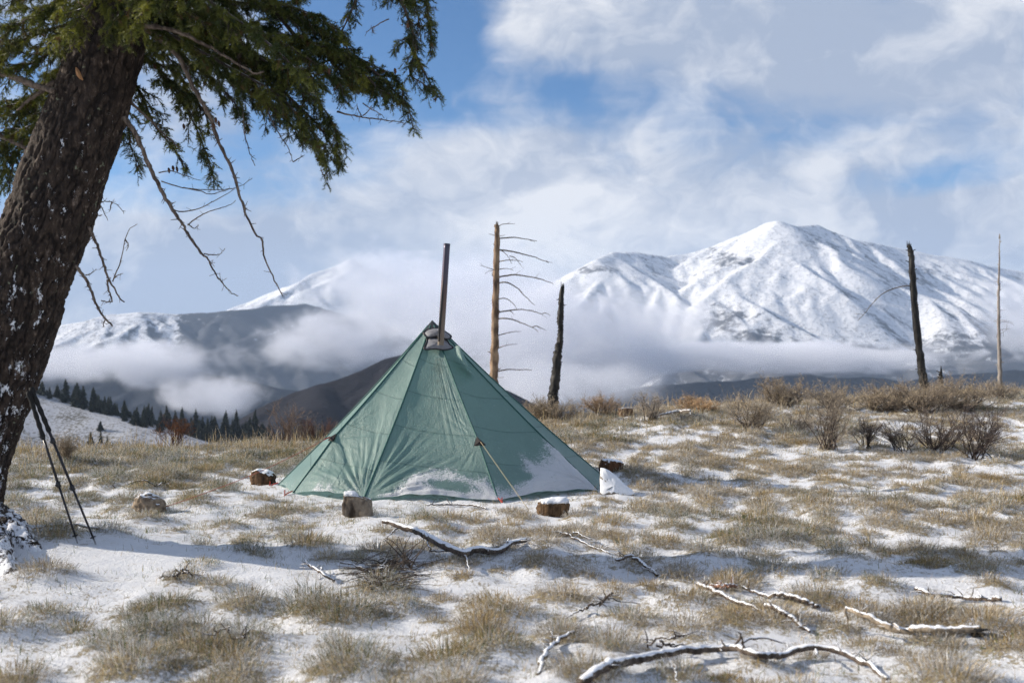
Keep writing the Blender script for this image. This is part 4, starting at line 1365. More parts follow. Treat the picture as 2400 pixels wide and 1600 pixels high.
# ---- green boughs
ANCH = [c_ for c_ in cl_[::6]]
def bough(pts, hang=1., dens=1., name='bough', sec_len=.36, tone=0., start=.1, spread=1.0):
    hang = hang * .72
    q0 = [P(*c) for c in pts]
    near = min(ANCH, key=lambda a_: float(np.linalg.norm(a_ - q0[0])))     # every bough grows from the trunk or from another bough
    if .05 < np.linalg.norm(near - q0[0]) < 1.6:
        q0 = [near] + q0
    q = spline(q0, 44)[:44]
    ANCH.extend(q[::3])
    q = spline(q, 40)
    wood = MB(); fol = MB()
    L = np.concatenate([[0], np.cumsum(np.linalg.norm(np.diff(q, axis=0), axis=1))])
    wood.tube(q, np.linspace(.018, .004, 40), 6)
    tw_a, tw_d, tw_l, tw_c = [], [], [], []
    s = L[-1] * start
    k = 0
    while s < L[-1]:
        f = s / L[-1]
        i = min(int(np.searchsorted(L, s)), 39)
        p0 = q[i]
        tgv = q[min(i + 1, 39)] - q[max(i - 1, 0)]; tgv /= np.linalg.norm(tgv)
        side = np.cross(tgv, [0, 0, 1.]); side /= np.linalg.norm(side) + 1e-6
        sg = 1 if k % 2 else -1
        d_ = tgv * rng.uniform(.25, .8) + side * sg * rng.uniform(.25, .9) * spread + np.array([0, 0, rng.uniform(-.6, .28)]) * hang + rng.normal(0, .18, 3)
        d_ /= np.linalg.norm(d_)
        ln = sec_len * rng.uniform(.55, 1.15) * (1.05 - .55 * f)
        ns_ = max(4, int(ln / .05))
        t = np.linspace(0, 1, ns_)
        sq = p0 + d_ * (ln * t)[:, None] + np.array([0, 0, -.22 * ln * hang]) * (t ** 2)[:, None] + rng.normal(0, .008, (ns_, 3)) * t[:, None]
        wood.tube(sq, np.linspace(.0055, .002, ns_), 4, cap=False)
        # foliage twigs along the secondary
        tone_s = rng.normal(-.08, .26) + tone
        m_ = max(6, int(ln / .0105 * dens))
        for j in range(m_):
            ft = rng.uniform(.08, 1) if j else 1.
            ii = ft * (ns_ - 1); i0 = min(int(ii), ns_ - 2)
            a = sq[i0] + (sq[i0 + 1] - sq[i0]) * (ii - i0)
            sd = sq[i0 + 1] - sq[i0]; sd /= np.linalg.norm(sd)
            sv = np.cross(sd, [0, 0, 1.]); sv /= np.linalg.norm(sv) + 1e-6
            dd = sd * rng.uniform(.3, 1.) + sv * rng.normal(0, .8) + np.array([0, 0, rng.uniform(-.7, .35)]) * hang + rng.normal(0, .35, 3)
            dd /= np.linalg.norm(dd)
            tw_a.append(a); tw_d.append(dd); tw_l.append(rng.uniform(.040, .085) * (1.1 - .3 * ft)); tw_c.append(tone_s + rng.normal(0, .12))
        s += rng.uniform(.026, .052) / max(dens, .3) ** .5
        k += 1
    a, d_, l = np.array(tw_a), np.array(tw_d), np.array(tw_l)
    c = np.array(tw_c)
    nn = 28                                                             # needles on each twig
    n_t = len(a)
    ref = np.where(np.abs(d_[:, 2:3]) > .85, np.array([[1., 0, 0]]), np.array([[0, 0, 1.]]))
    e1 = np.cross(d_, ref); e1 /= np.linalg.norm(e1, axis=1)[:, None]
    e2 = np.cross(d_, e1)
    f = np.tile(np.linspace(.04, 1, nn), (n_t, 1)) + rng.uniform(-.02, .02, (n_t, nn))
    th = rng.uniform(0, 2 * np.pi, (n_t, nn))
    droop = np.array([0, 0, -1.]) * (l[:, None, None] * .35) * (f ** 2)[..., None]
    b = a[:, None, :] + d_[:, None, :] * (l[:, None] * f)[..., None] + droop
    rd = np.cos(th)[..., None] * e1[:, None, :] + np.sin(th)[..., None] * e2[:, None, :]
    nd = rd * .78 + d_[:, None, :] * rng.uniform(.35, .85, (n_t, nn))[..., None] + np.array([0, 0, .12])
    nd /= np.linalg.norm(nd, axis=2)[..., None]
    nl = rng.uniform(.018, .029, (n_t, nn))
    sdv = np.cross(nd, d_[:, None, :]); sdv /= np.linalg.norm(sdv, axis=2)[..., None] + 1e-6
    wv = sdv * .0026
    v = np.stack([b - wv, b + wv, b + nd * nl[..., None]], 2).reshape(-1, 3)
    old = np.array([.034, .052, .013]); new = np.array([.20, .21, .042]); dry = np.array([.10, .065, .025])  # new: yellow tone painting sunlit bits in, along with fresh needles
    mixk = np.clip(.30 + c[:, None] + rng.normal(0, .10, (n_t, nn)), 0, 1)
    colr = old + (new - old) * mixk[..., None]
    isdry = (rng.uniform(0, 1, n_t) < .045)
    colr = np.where(isdry[:, None, None], dry, colr)
    colr = np.repeat(colr.reshape(-1, 3), 3, axis=0)
    fol.add(v, None, np.arange(len(v)).reshape(-1, 3), colr)
    for i in range(n_t):                                               # the twig itself
        if i % 4 == 0:
            wood.tube([a[i], a[i] + d_[i] * l[i] * .9 + [0, 0, -.3 * l[i]]], [.0022, .0012], 3, cap=False)
    o = wood.build(name, M_TWIG, tree, smooth=True)
    ff = fol.build('foliage', M_NEEDLE, o)
    ff['kind'] = 'stuff'
    return o, n_t, a
tot = 0
tips = []
for spec in (
    dict(pts=[(300, 50, 7.9), (430, 60, 7.95), (560, 60, 8.0), (680, 85, 8.0), (780, 115, 8.0), (870, 150, 8.0), (930, 190, 8.0)]),
    dict(pts=[(320, 40, 7.6), (450, 110, 7.55), (560, 170, 7.5), (640, 215, 7.5), (700, 270, 7.5), (760, 340, 7.5)], hang=1.1),
    dict(pts=[(320, 0, 7.8), (480, 70, 7.75), (600, 130, 7.7), (700, 200, 7.65), (770, 270, 7.6), (792, 330, 7.6)], hang=1.0),
    dict(pts=[(310, -90, 8.2), (560, -90, 8.2), (760, -70, 8.2), (880, -30, 8.2), (960, 10, 8.2), (990, 60, 8.2)], hang=1.2, dens=.8),
    dict(pts=[(320, -10, 8.4), (460, 0, 8.4), (600, 10, 8.4), (700, 40, 8.4), (760, 70, 8.4)]),
    dict(pts=[(330, -70, 7.3), (450, -20, 7.2), (560, 50, 7.15), (650, 120, 7.1), (720, 190, 7.1)], hang=1.1),
    dict(pts=[(340, -30, 8.9), (480, 80, 8.9), (620, 140, 8.9), (720, 170, 8.9), (800, 190, 8.9), (870, 200, 8.9)]),
    dict(pts=[(300, 120, 8.3), (360, 150, 8.3), (410, 210, 8.3), (450, 280, 8.3), (480, 350, 8.3), (500, 415, 8.3)], sec_len=.30, dens=.75, start=.15),
    dict(pts=[(300, 170, 8.2), (330, 220, 8.2), (360, 290, 8.2), (400, 340, 8.2), (430, 380, 8.2)], sec_len=.28, dens=.8, start=.2),
    dict(pts=[(280, 240, 8.4), (300, 290, 8.4), (305, 340, 8.4), (320, 375, 8.4)], sec_len=.26, dens=.9, start=.2),
    dict(pts=[(300, 60, 8.6), (370, 110, 8.6), (420, 170, 8.6), (440, 230, 8.6)], sec_len=.36),
    dict(pts=[(820, 130, 7.9), (880, 170, 7.9), (920, 210, 7.9), (955, 250, 7.9), (968, 300, 7.9)], sec_len=.22, dens=.75, hang=1.3, start=0),
    dict(pts=[(930, -30, 7.9), (955, 40, 7.9), (975, 110, 7.9), (960, 170, 7.9), (990, 195, 7.9), (1015, 212, 7.9)], sec_len=.22, dens=.7, hang=1.2, start=0),
    dict(pts=[(850, -60, 8.0), (830, 10, 8.0), (808, 60, 8.0), (790, 90, 8.0)], sec_len=.20, dens=.75, hang=1.2, start=0),
    dict(pts=[(700, 90, 7.8), (790, 130, 7.8), (860, 180, 7.8), (890, 215, 7.8)], sec_len=.34, hang=1.2, start=0),
    dict(pts=[(560, 150, 7.9), (600, 210, 7.9), (680, 290, 7.9), (740, 350, 7.9), (765, 385, 7.9)], sec_len=.26, hang=1.2, dens=.9),
    dict(pts=[(420, 120, 8.0), (500, 190, 8.0), (540, 230, 8.0), (575, 275, 8.0)], sec_len=.30, hang=1.1),
    dict(pts=[(640, 10, 7.7), (740, 40, 7.7), (800, 90, 7.7), (830, 150, 7.7)], sec_len=.32),
    dict(pts=[(330, 20, 7.9), (430, 30, 7.9), (540, 90, 7.9), (640, 150, 7.9), (720, 180, 7.9)], sec_len=.45),
    dict(pts=[(340, 0, 8.3), (440, 60, 8.3), (520, 120, 8.3), (600, 200, 8.3), (650, 260, 8.3)], sec_len=.40),
    dict(pts=[(400, -60, 8.0), (560, -30, 8.0), (680, 30, 8.0), (760, 90, 8.0)], sec_len=.45),
    dict(pts=[(560, 60, 7.6), (660, 100, 7.6), (740, 150, 7.6), (800, 200, 7.6)], sec_len=.36),
    dict(pts=[(620, 170, 7.8), (690, 240, 7.8), (750, 300, 7.8), (790, 365, 7.8)], sec_len=.26, hang=1.1, start=0),
    dict(pts=[(380, 180, 8.2), (430, 220, 8.2), (470, 250, 8.2), (490, 290, 8.2)], sec_len=.26, start=0),
    dict(pts=[(780, 150, 8.1), (850, 190, 8.1), (900, 210, 8.1), (930, 235, 8.1)], sec_len=.26, start=0),
    dict(pts=[(960, 100, 8.0), (985, 150, 8.0), (1005, 190, 8.0), (1020, 215, 8.0)], sec_len=.16, start=0, hang=1.2),
    dict(pts=[(990, -20, 8.0), (1005, 50, 8.0), (1012, 110, 8.0)], sec_len=.17, start=0, hang=1.2),
    # left of the trunk and over it
    dict(pts=[(210, 60, 7.6), (140, 110, 7.6), (70, 150, 7.6), (0, 170, 7.6), (-60, 200, 7.6)], sec_len=.42, tone=.1),
    dict(pts=[(160, 240, 8.2), (100, 280, 8.2), (40, 310, 8.2), (-30, 350, 8.2)], sec_len=.4),
    dict(pts=[(350, -60, 7.0), (340, 10, 6.95), (325, 50, 6.95), (310, 75, 6.95)], sec_len=.28, tone=.2, start=.3),
    dict(pts=[(240, 30, 8.1), (150, 60, 8.1), (60, 90, 8.1), (-40, 150, 8.1), (-120, 210, 8.1)], sec_len=.5),
    dict(pts=[(180, 130, 8.4), (110, 190, 8.4), (50, 270, 8.4), (10, 340, 8.4), (-20, 400, 8.4)], sec_len=.42, hang=1.1),
    dict(pts=[(230, -20, 7.5), (130, 10, 7.4), (40, 60, 7.35), (-60, 140, 7.3)], sec_len=.5, tone=.22),
    dict(pts=[(250, -60, 7.3), (220, 0, 7.1), (180, 50, 7.05), (140, 90, 7.0)], sec_len=.34, tone=.25, start=.3),
    dict(pts=[(300, -90, 7.4), (310, -20, 7.15), (290, 30, 7.1), (255, 70, 7.1)], sec_len=.30, tone=.18, start=.3),
    dict(pts=[(330, -80, 7.5), (370, -20, 7.3), (420, 20, 7.25), (470, 50, 7.2)], sec_len=.34, tone=.1, start=.2),
    dict(pts=[(160, 190, 8.6), (90, 230, 8.6), (30, 250, 8.6), (-60, 290, 8.6)], sec_len=.5, tone=.1),
    dict(pts=[(200, -60, 8.3), (80, -40, 8.3), (-80, -10, 8.3)], sec_len=.55),
    dict(pts=[(120, 300, 8.5), (60, 330, 8.5), (30, 390, 8.5), (20, 430, 8.5)], sec_len=.3),
    # boughs higher up the trunk, above the picture
    dict(pts=[(340, -250, 7.8), (600, -260, 7.8), (850, -200, 7.8), (1050, -120, 7.8)], dens=.5, sec_len=.55),
    dict(pts=[(330, -230, 7.8), (100, -240, 7.8), (-200, -160, 7.8), (-400, -60, 7.8)], dens=.5, sec_len=.55),
    dict(pts=[(380, -420, 7.8), (600, -480, 7.6), (850, -430, 7.4)], dens=.4, sec_len=.55),
    dict(pts=[(380, -420, 7.8), (200, -470, 8), (-100, -400, 8.2)], dens=.4, sec_len=.55),
    dict(pts=[(440, -750, 7.7), (650, -820, 7.9), (800, -780, 8.1)], dens=.35, sec_len=.5),
    dict(pts=[(440, -760, 7.7), (250, -840, 7.5), (60, -800, 7.2)], dens=.35, sec_len=.5)):
    o, k, a = bough(**spec)
    tot += k
    tips.append(a)
print('twigs', tot)
for (px, py, D) in ((512, 283, 7.5), (505, 275, 7.5), (405, 388, 8.2), (395, 393, 8.2), (414, 390, 8.2), (770, 160, 7.4), (660, 150, 7.3), (925, 160, 7.8), (430, 290, 8.1), (362, 150, 8.1), (955, 55, 7.8), (500, 288, 7.5)):
    mb = MB()
    c = P(px, py, D)
    q = spline([c, c + [.004, 0, -.025], c + [.006, .003, -.048]], 8)
    mb.tube(q, [.003, .008, .0105, .011, .0105, .009, .006, .002], 9, rough=.18, seed=px)
    mb.build('fir_cone', M_CONE, tree, smooth=True)

# ------------------------------------------------------------------ trekking poles against the trunk
def pole(name, label, top, foot, group):
    a = G(*foot); a[2] += .0
    b = P(top[0], top[1], a[1] - .02)
    ax = b - a; Ln = np.linalg.norm(ax); ax /= Ln
    t = thing(name, label, 'trekking pole', a, group)
    def seg(nm, s0, s1, r0, r1, m_, par=t, sides=12):
        mb = MB()
        mb.tube([a + ax * s0, a + ax * (s0 + (s1 - s0) * .5), a + ax * s1], [r0, (r0 + r1) / 2, r1], sides)
        return mb.build(nm, m_, par, smooth=True)
    seg('tip', -.03, .05, .003, .006, M_STEEL)
    seg('basket', .055, .066, .020, .022, M_BLACK)
    seg('shaft', .05, .46, .0075, .0085, M_SHAFT)
    seg('shaft', .46, .83, .0095, .0100, M_SHAFT)
    seg('shaft', .83, Ln - .26, .0110, .0110, M_SHAFT)
    for s_ in (.44, .82):
        lk = seg('clamp', s_, s_ + .045, .0150, .0160, M_BLACK)
        mb = MB()
        sd = np.cross(ax, [0, 1., 0]); sd /= np.linalg.norm(sd)
        mb.tube([a + ax * (s_ + .01) + sd * .016, a + ax * (s_ + .03) + sd * .024], [.006, .005], 6)
        mb.build('lever', M_BLACK, lk)
    mb = MB()
    ss = np.linspace(Ln - .30, Ln + .06, 24)
    rr = .0165 + .0022 * np.sin(np.arange(24) * 1.3) + .004 * (np.arange(24) > 20)
    mb.tube(np.array([a + ax * s_ for s_ in ss]), rr, 14)
    mb.build('grip', M_GRIP, t, smooth=True)
    return t
pole('trekking_pole', 'black trekking pole leaning on the fir, the one nearer the trunk', (72, 935), (182, 1273), 'trekking poles leaning on the fir')
pole('trekking_pole', 'black trekking pole leaning on the fir, the one further from the trunk', (80, 925), (225, 1276), 'trekking poles leaning on the fir')

# ------------------------------------------------------------------ dead standing trees on the crest
def snag(name, label, D, line, widths, mat_, branches, group, br_mat=None, rough=.12, sides=14, nseg=60, bmat=None, br=.012, stubs=14):
    base = P(*line[-1], D)
    gzv = gz(base[0], base[1])
    t = thing(name, label, 'dead tree', (base[0], base[1], gzv - .05), group)
    pts = [P(a, b, D) for (a, b) in line[::-1]]
    foot = pts[0].copy(); foot[2] = gzv - .15
    if pts[0][2] - foot[2] > .05:
        pts = [foot] + pts
        widths = [widths[-1] * 1.1] + list(widths[::-1])
    else:
        widths = list(widths[::-1])
    q = spline([[*p_, w_] for p_, w_ in zip(pts, widths)], nseg)
    mb = MB()
    mb.tube(q[:, :3] + rng.normal(0, .006, (nseg, 3)), q[:, 3] / 2 * D / F_PX, sides, rough=rough, seed=int(rng.integers(1e6)))
    # snapped-off stubs all the way up
    for k in range(stubs):
        i = int(rng.integers(6, nseg - 2)); th = rng.uniform(0, 6.28)
        d_ = np.array([math.cos(th), math.sin(th), rng.uniform(-.1, .5)])
        rr = q[i, 3] / 2 * D / F_PX
        mb.tube([q[i, :3], q[i, :3] + d_ * (rr + rng.uniform(.01, .10))], [.022, .008], 5)
    # broken top: a few splinters
    for k in range(4):
        o_ = rng.normal(0, q[-1, 3] * D / F_PX * .22, 3); o_[2] = 0
        mb.tube([q[-1, :3] + o_ - [0, 0, .05], q[-1, :3] + o_ * 1.3 + [0, 0, rng.uniform(.03, .14)]], [.02, .004], 5)
    mb.build('trunk', mat_, t, smooth=True)
    for b in branches:
        bp = [P(a, c, D + .25 * math.sin(b[0][1])) if i else P(a, c, D) for i, (a, c) in enumerate(b)]
        n_ = 16
        bq = spline(bp, n_)
        L = np.linalg.norm(bq[-1] - bq[0])
        r0 = br * min(1.4, .55 + L / 2.2)
        mb = MB()
        mb.tube(bq + rng.normal(0, .006, (n_, 3)) * np.linspace(0, 1, n_)[:, None], np.linspace(r0, r0 * .35, n_), 6, rough=.12, seed=2)
        for k in range(int(L * 3)):
            i = rng.integers(5, n_ - 1)
            d_ = (bq[i] - bq[i - 1]); d_ /= np.linalg.norm(d_)
            d_ = d_ + rng.normal(0, .6, 3); d_ /= np.linalg.norm(d_)
            mb.tube([bq[i], bq[i] + d_ * rng.uniform(.06, .25)], [.006, .0025], 4)
        mb.build('branch', bmat or mat_, t, smooth=True)
    return t
M_SNAG = wood_mat('barkless_snag', (.070, .045, .032), (.33, .235, .155), 9, 0., streak=(1, 1, .3), bump=1.)
M_CHAR = wood_mat('charred_wood', (.006, .006, .006), (.035, .033, .030), 18, 0., .5, bump=1.2)
M_GREYW = wood_mat('grey_dead_wood', (.16, .14, .125), (.30, .27, .245), 16, 0.)
M_BRANCHG = wood_mat('dead_branch', (.075, .066, .06), (.18, .155, .135), 20, 0.)
f = lambda *p_: [(940 + x / 3.733, 540 + y / 3.733) for (x, y) in p_]
snag('dead_tree', 'tall bare brown dead tree with many curved branches behind the tent', 27, [(1164, 527), (1165, 560), (1163, 650), (1161, 740), (1159, 840), (1157, 925)], [11, 13, 15.5, 17, 19, 21], M_SNAG,
     [f((850, 72), (900, 66), (1000, 62), (1100, 78), (1190, 95)), f((850, 170), (950, 180), (1100, 215), (1200, 245), (1295, 280)), f((860, 170), (900, 190), (940, 235), (970, 290)),
      f((850, 275), (900, 264), (960, 258), (1070, 275)), f((950, 225), (990, 235), (1025, 275), (1045, 300)), f((850, 342), (900, 334), (940, 335), (980, 350)),
      f((850, 408), (920, 396), (1000, 388), (1150, 410), (1250, 435), (1335, 470)), f((850, 462), (900, 453), (950, 463), (1030, 515), (1100, 590), (1170, 655)),
      f((850, 600), (890, 593), (930, 600), (980, 640), (1015, 690)), f((850, 718), (900, 706), (950, 700), (1040, 690), (1150, 705), (1240, 730)), f((1240, 728), (1265, 722), (1310, 745)),
      f((955, 703), (975, 720), (990, 740)), f((850, 772), (900, 768), (960, 775), (1060, 810), (1150, 850), (1200, 885)), f((1150, 845), (1180, 835), (1210, 845), (1275, 875)),
      f((850, 918), (900, 903), (960, 890), (1050, 880)), f((850, 1028), (900, 1010), (950, 998), (1020, 993)), f((845, 1232), (900, 1220), (960, 1215), (1145, 1220)),
      f((830, 1283), (860, 1285), (905, 1283)), f((835, 350), (800, 340), (750, 322), (690, 305)), f((830, 358), (790, 353), (760, 358), (735, 385)), f((840, 50), (800, 40), (765, 30)),
      f((800, 395), (795, 375), (805, 360)), f((850, 45), (880, 48), (908, 42)), [(1166, 532), (1180, 525), (1206, 525)]],
     'dead trees standing on the crest', bmat=M_BRANCHG, br=.019)
snag('dead_tree', 'short crooked charred tree trunk just right of the tent', 25, [(1318, 672), (1316, 700), (1313, 745), (1314, 780), (1307, 830), (1304, 870), (1298, 915), (1296, 945)], [10, 11, 15, 12, 19, 20, 22, 25], M_CHAR, [],
     'dead trees standing on the crest', rough=.24, nseg=90)
snag('dead_tree', 'charred pole-like dead tree with one long arched branch, above the big shrub', 25, [(2130, 575), (2135, 600), (2141, 680), (2148, 760), (2156, 830), (2166, 905)], [8, 13, 15, 16, 17, 20], M_CHAR,
     [[(2136, 669), (2110, 672), (2080, 682), (2055, 700), (2030, 730), (2010, 752)], [(2132, 640), (2126, 638), (2122, 641)]], 'dead trees standing on the crest', rough=.14, bmat=M_BRANCHG, br=.012)
th_b = [[(2340 + 0, y), (2340 + dx_ * .5, y - up * .4), (2340 + dx_, y + dn)] for (y, dx_, up, dn) in ((660, 10, 2, 2), (730, 18, 8, -3), (752, 34, 4, 4), (757, 36, 10, 5), (775, 28, 12, -4), (785, 26, 20, -18), (815, 10, 6, -6), (840, 22, 14, -9), (660, -12, 0, 2), (730, -12, 4, 3), (752, -12, 3, 2), (790, -10, 3, 2), (845, 10, -10, 20), (880, 9, -14, 30))]
snag('dead_tree', 'thin grey dead tree with short twigs at the right edge of the crest', 28, [(2343, 555), (2342, 620), (2340, 700), (2341, 780), (2343, 850), (2344, 912)], [1.5, 3.5, 6, 7, 9, 11], M_GREYW, th_b, 'dead trees standing on the crest', rough=.08, bmat=M_GREYW, br=.010)
snag('dead_tree', 'small charred stub rising from the big shrub', 24, [(2205, 868), (2204, 885), (2206, 910)], [4, 9, 13], M_CHAR, [], 'dead trees standing on the crest', nseg=14)
# ------------------------------------------------------------------ chunks of bark and log, the rock
def icogrid(n_):
    """unit cube surface, n_ x n_ faces a side, as points and quads"""
    mb = MB()
    g_ = np.linspace(-1, 1, n_)
    A, B = np.meshgrid(g_, g_, indexing='ij')
    O = np.ones_like(A)
    for pp in ((A, B, O), (B, A, -O), (B, O, A), (A, -O, B), (O, A, B), (-O, B, A)):
        mb.grid(np.stack(pp, -1))
    return np.concatenate(mb.v), np.concatenate(mb.q)

def chunk(name, label, cat, px, py, size, rotz, mat_, seed, power=6., rough=.10, tilt=0., snow=.0, group=None, shear=(0, 0), snow_tilt=0., sink=.05, part='block', capmat=None, wob=2.2, cap_cut=.0, taper=1.):
    c = G(px, py)
    v, q = icogrid(22)
    r = (np.abs(v) ** power).sum(1) ** (1 / power)
    v = v / r[:, None]
    v = v * (1 + 1.25 * rough * fbm(v[:, 0] * wob + seed, v[:, 1] * wob, v[:, 2] * wob, octv=4, gain=.6, seed=seed) + .045 * fbm(v[:, 0] * 6 + seed, v[:, 1] * 6, v[:, 2] * 3, octv=3, gain=.6, seed=seed + 1))[:, None]
    sx_, sy_, sz_ = size
    v = v * np.array([sx_, sy_, sz_]) / 2
    f = (v[:, 2] / sz_ + .5)
    v[:, 0] *= 1 + (taper - 1) * f; v[:, 1] *= 1 + (taper - 1) * f
    v[:, 0] += shear[0] * v[:, 2]; v[:, 1] += shear[1] * v[:, 2]
    ct, st_ = math.cos(tilt), math.sin(tilt)
    v = np.stack([v[:, 0] * ct + v[:, 2] * st_, v[:, 1], -v[:, 0] * st_ + v[:, 2] * ct], 1)
    cz, sz = math.cos(rotz), math.sin(rotz)
    v = np.stack([v[:, 0] * cz - v[:, 1] * sz, v[:, 0] * sz + v[:, 1] * cz, v[:, 2]], 1)
    v[:, 2] -= v[:, 2].min() + sink
    t = thing(name, label, cat, c, group)
    mb = MB(); mb.add(v + c, q)
    mb.build(part, mat_, t, smooth=True)
    if snow:
        # snow resting on the faces that look up: the top of the shape, lifted
        w_ = v.copy()
        top = w_[:, 2].max()
        ang = w_ - w_.mean(0)
        keep = w_[:, 2] > np.quantile(w_[:, 2], 1 - snow)
        edge = keep & (w_[:, 2] < top - .02 + 0 * top) & False
        lift = .022 + .010 * fbm(w_[:, 0] * 22, w_[:, 1] * 22, octv=2, seed=seed + 3)
        cc = w_[keep].mean(0)
        w_[:, :2] = cc[:2] + (w_[:, :2] - cc[:2]) * (.985 + .03 * fbm(w_[:, 0] * 18, w_[:, 1] * 18, octv=2, seed=seed + 9))[:, None]
        w_[:, 2] += lift
        qk = q[keep[q].all(1)]
        used = np.unique(qk); mp = -np.ones(len(w_), int); mp[used] = np.arange(len(used))
        low = v[used] + [0, 0, -.004]
        # close the underside so that the cap has thickness
        mb = MB()
        mb.add(np.concatenate([w_[used], low]) + c, np.concatenate([mp[qk], mp[qk][:, ::-1] + len(used)]))
        e = np.concatenate([mp[qk][:, [0, 1]], mp[qk][:, [1, 2]], mp[qk][:, [2, 3]], mp[qk][:, [3, 0]]])
        key = {}
        # vertices are doubled along the cube's edges, so match the borders by position
        pos = np.round(v[used], 5)
        _, inv = np.unique(pos, axis=0, return_inverse=True); inv = inv.ravel()
        for a, b in e:
            kk = tuple(sorted((inv[a], inv[b])))
            key.setdefault(kk, []).append((a, b))
        side = [(b[0][0] + 0, b[0][0] + len(used), b[0][1] + len(used), b[0][1]) for b in key.values() if len(b) == 1]
        if side:
            mb.q.append(np.array(side))
        mb.build('snow_cap', M_SNOW, t, smooth=True)
    return t
chunk('rock', 'brown rounded rock dusted with snow, alone left of the tent', 'rock', 351, 1196, (.34, .27, .20), .3, M_ROCK, 3, 2.3, .26, .12, .0, shear=(-.2, .2), taper=.72, wob=1.6)
chunk('log_piece', 'short log chunk with snow and dark bark at the tent\'s left corner', 'log', 617, 1136, (.31, .24, .215), -.2, wood_mat('log_bark_snowy', (.028, .018, .012), (.18, .105, .055), 20, .55, bump=1.4), 7, 3.6, .14, .22, .0, taper=.85)
chunk('bark_block', 'grey slanted block of bark with a thin snow top, before the tent', 'block', 838, 1208, (.28, .15, .205), -.12, wood_mat('grey_bark', (.035, .026, .020), (.29, .24, .185), 11, .16, streak=(1, 1, .35), bump=1.5), 11, 7., .09, .22, .10, shear=(-.25, .1), taper=.93)
chunk('bark_block', 'brown bark block with a thick snow cap where the tan cord ends', 'block', 1296, 1206, (.27, .22, .18), .22, wood_mat('brown_bark', (.035, .021, .012), (.19, .115, .060), 22, .05, bump=1.4), 15, 5., .13, -.06, .22, shear=(.12, 0), taper=1.12)
chunk('log_piece', 'dark brown log chunk with snow on its sides, right of the tent', 'log', 1432, 1104, (.27, .26, .20), .5, wood_mat('red_bark', (.06, .028, .014), (.16, .075, .038), 20, .42), 19, 3.5, .12, .12, .0)
def slab(name, label, outline, depth, thick, material, seed):
    """an upright slab whose outline stands at one depth"""
    n0 = 64
    o_ = spline(np.array([P(a_, b_, depth) for a_, b_ in outline + outline[:1]]), n0 + 1)[:-1]
    c = o_.mean(0)
    t = thing(name, label, 'slab', (c[0], c[1], gz(c[0], c[1])))
    rings = []
    for f_, dy_ in ((.03, -.5), (.5, -.52), (.85, -.47), (1., -.30), (1.02, 0), (1., .30), (.85, .47), (.03, .5)):
        r_ = c + (o_ - c) * f_
        r_[:, 1] += dy_ * thick + .35 * (r_[:, 2] - c[2])
        r_ = r_ + (.022 * fbm(r_[:, 0] * 11, r_[:, 2] * 11, r_[:, 1] * 11 + seed, octv=4, gain=.6, seed=seed))[:, None] * np.array([.5, -1, .5])
        rings.append(r_)
    mb = MB(); mb.grid(np.array(rings), close=True)
    mb.build('slab', material, t, smooth=True)
slab('stone_slab', 'snow-covered upright slab leaning at the tent\'s right corner', [(1409, 1098), (1420, 1100), (1442, 1114), (1462, 1132), (1484, 1150), (1480, 1160), (1440, 1164), (1410, 1160), (1407, 1140), (1407, 1115)], G(1440, 1160)[1] + .02, .10,
     wood_mat('snowed_slab', (.12, .10, .085), (.25, .22, .19), 20, .95), 23)
chunk('stump', 'low weathered stump on the crest beyond the tent', 'stump', 1466, 972, (.26, .22, .17), .1, wood_mat('old_stump', (.06, .035, .022), (.26, .18, .12), 20, .1), 27, 6., .2, .0, .0)
mb_t = thing('stick', 'short black stick upright on the crest beside the low stump', 'stick', G(1441, 978))
q = G(1441, 978)
mb = MB(); mb.tube([q - [0, 0, .05], q + [.03, 0, .12], q + [.045, 0, .24]], [.014, .012, .008], 6); mb.build('stem', M_CHAR, mb_t)
chunk('stone', 'small reddish brown stone on the snow between rock and front grass', 'stone', 472, 1272, (.10, .07, .05), .3, M_ROCK, 31, 2.4, .2, .1)
chunk('stone', 'flat tan stone at the foot of the trekking poles', 'stone', 168, 1278, (.11, .07, .03), .1, plain_mat('tan_stone', (.36, .24, .15), .9), 33, 2.6, .2, .0)
chunk('stone', 'snow-topped stone on the crest left of the tent', 'stone', 708, 1024, (.22, .2, .08), .1, M_SNOW, 35, 2.4, .15, .0)

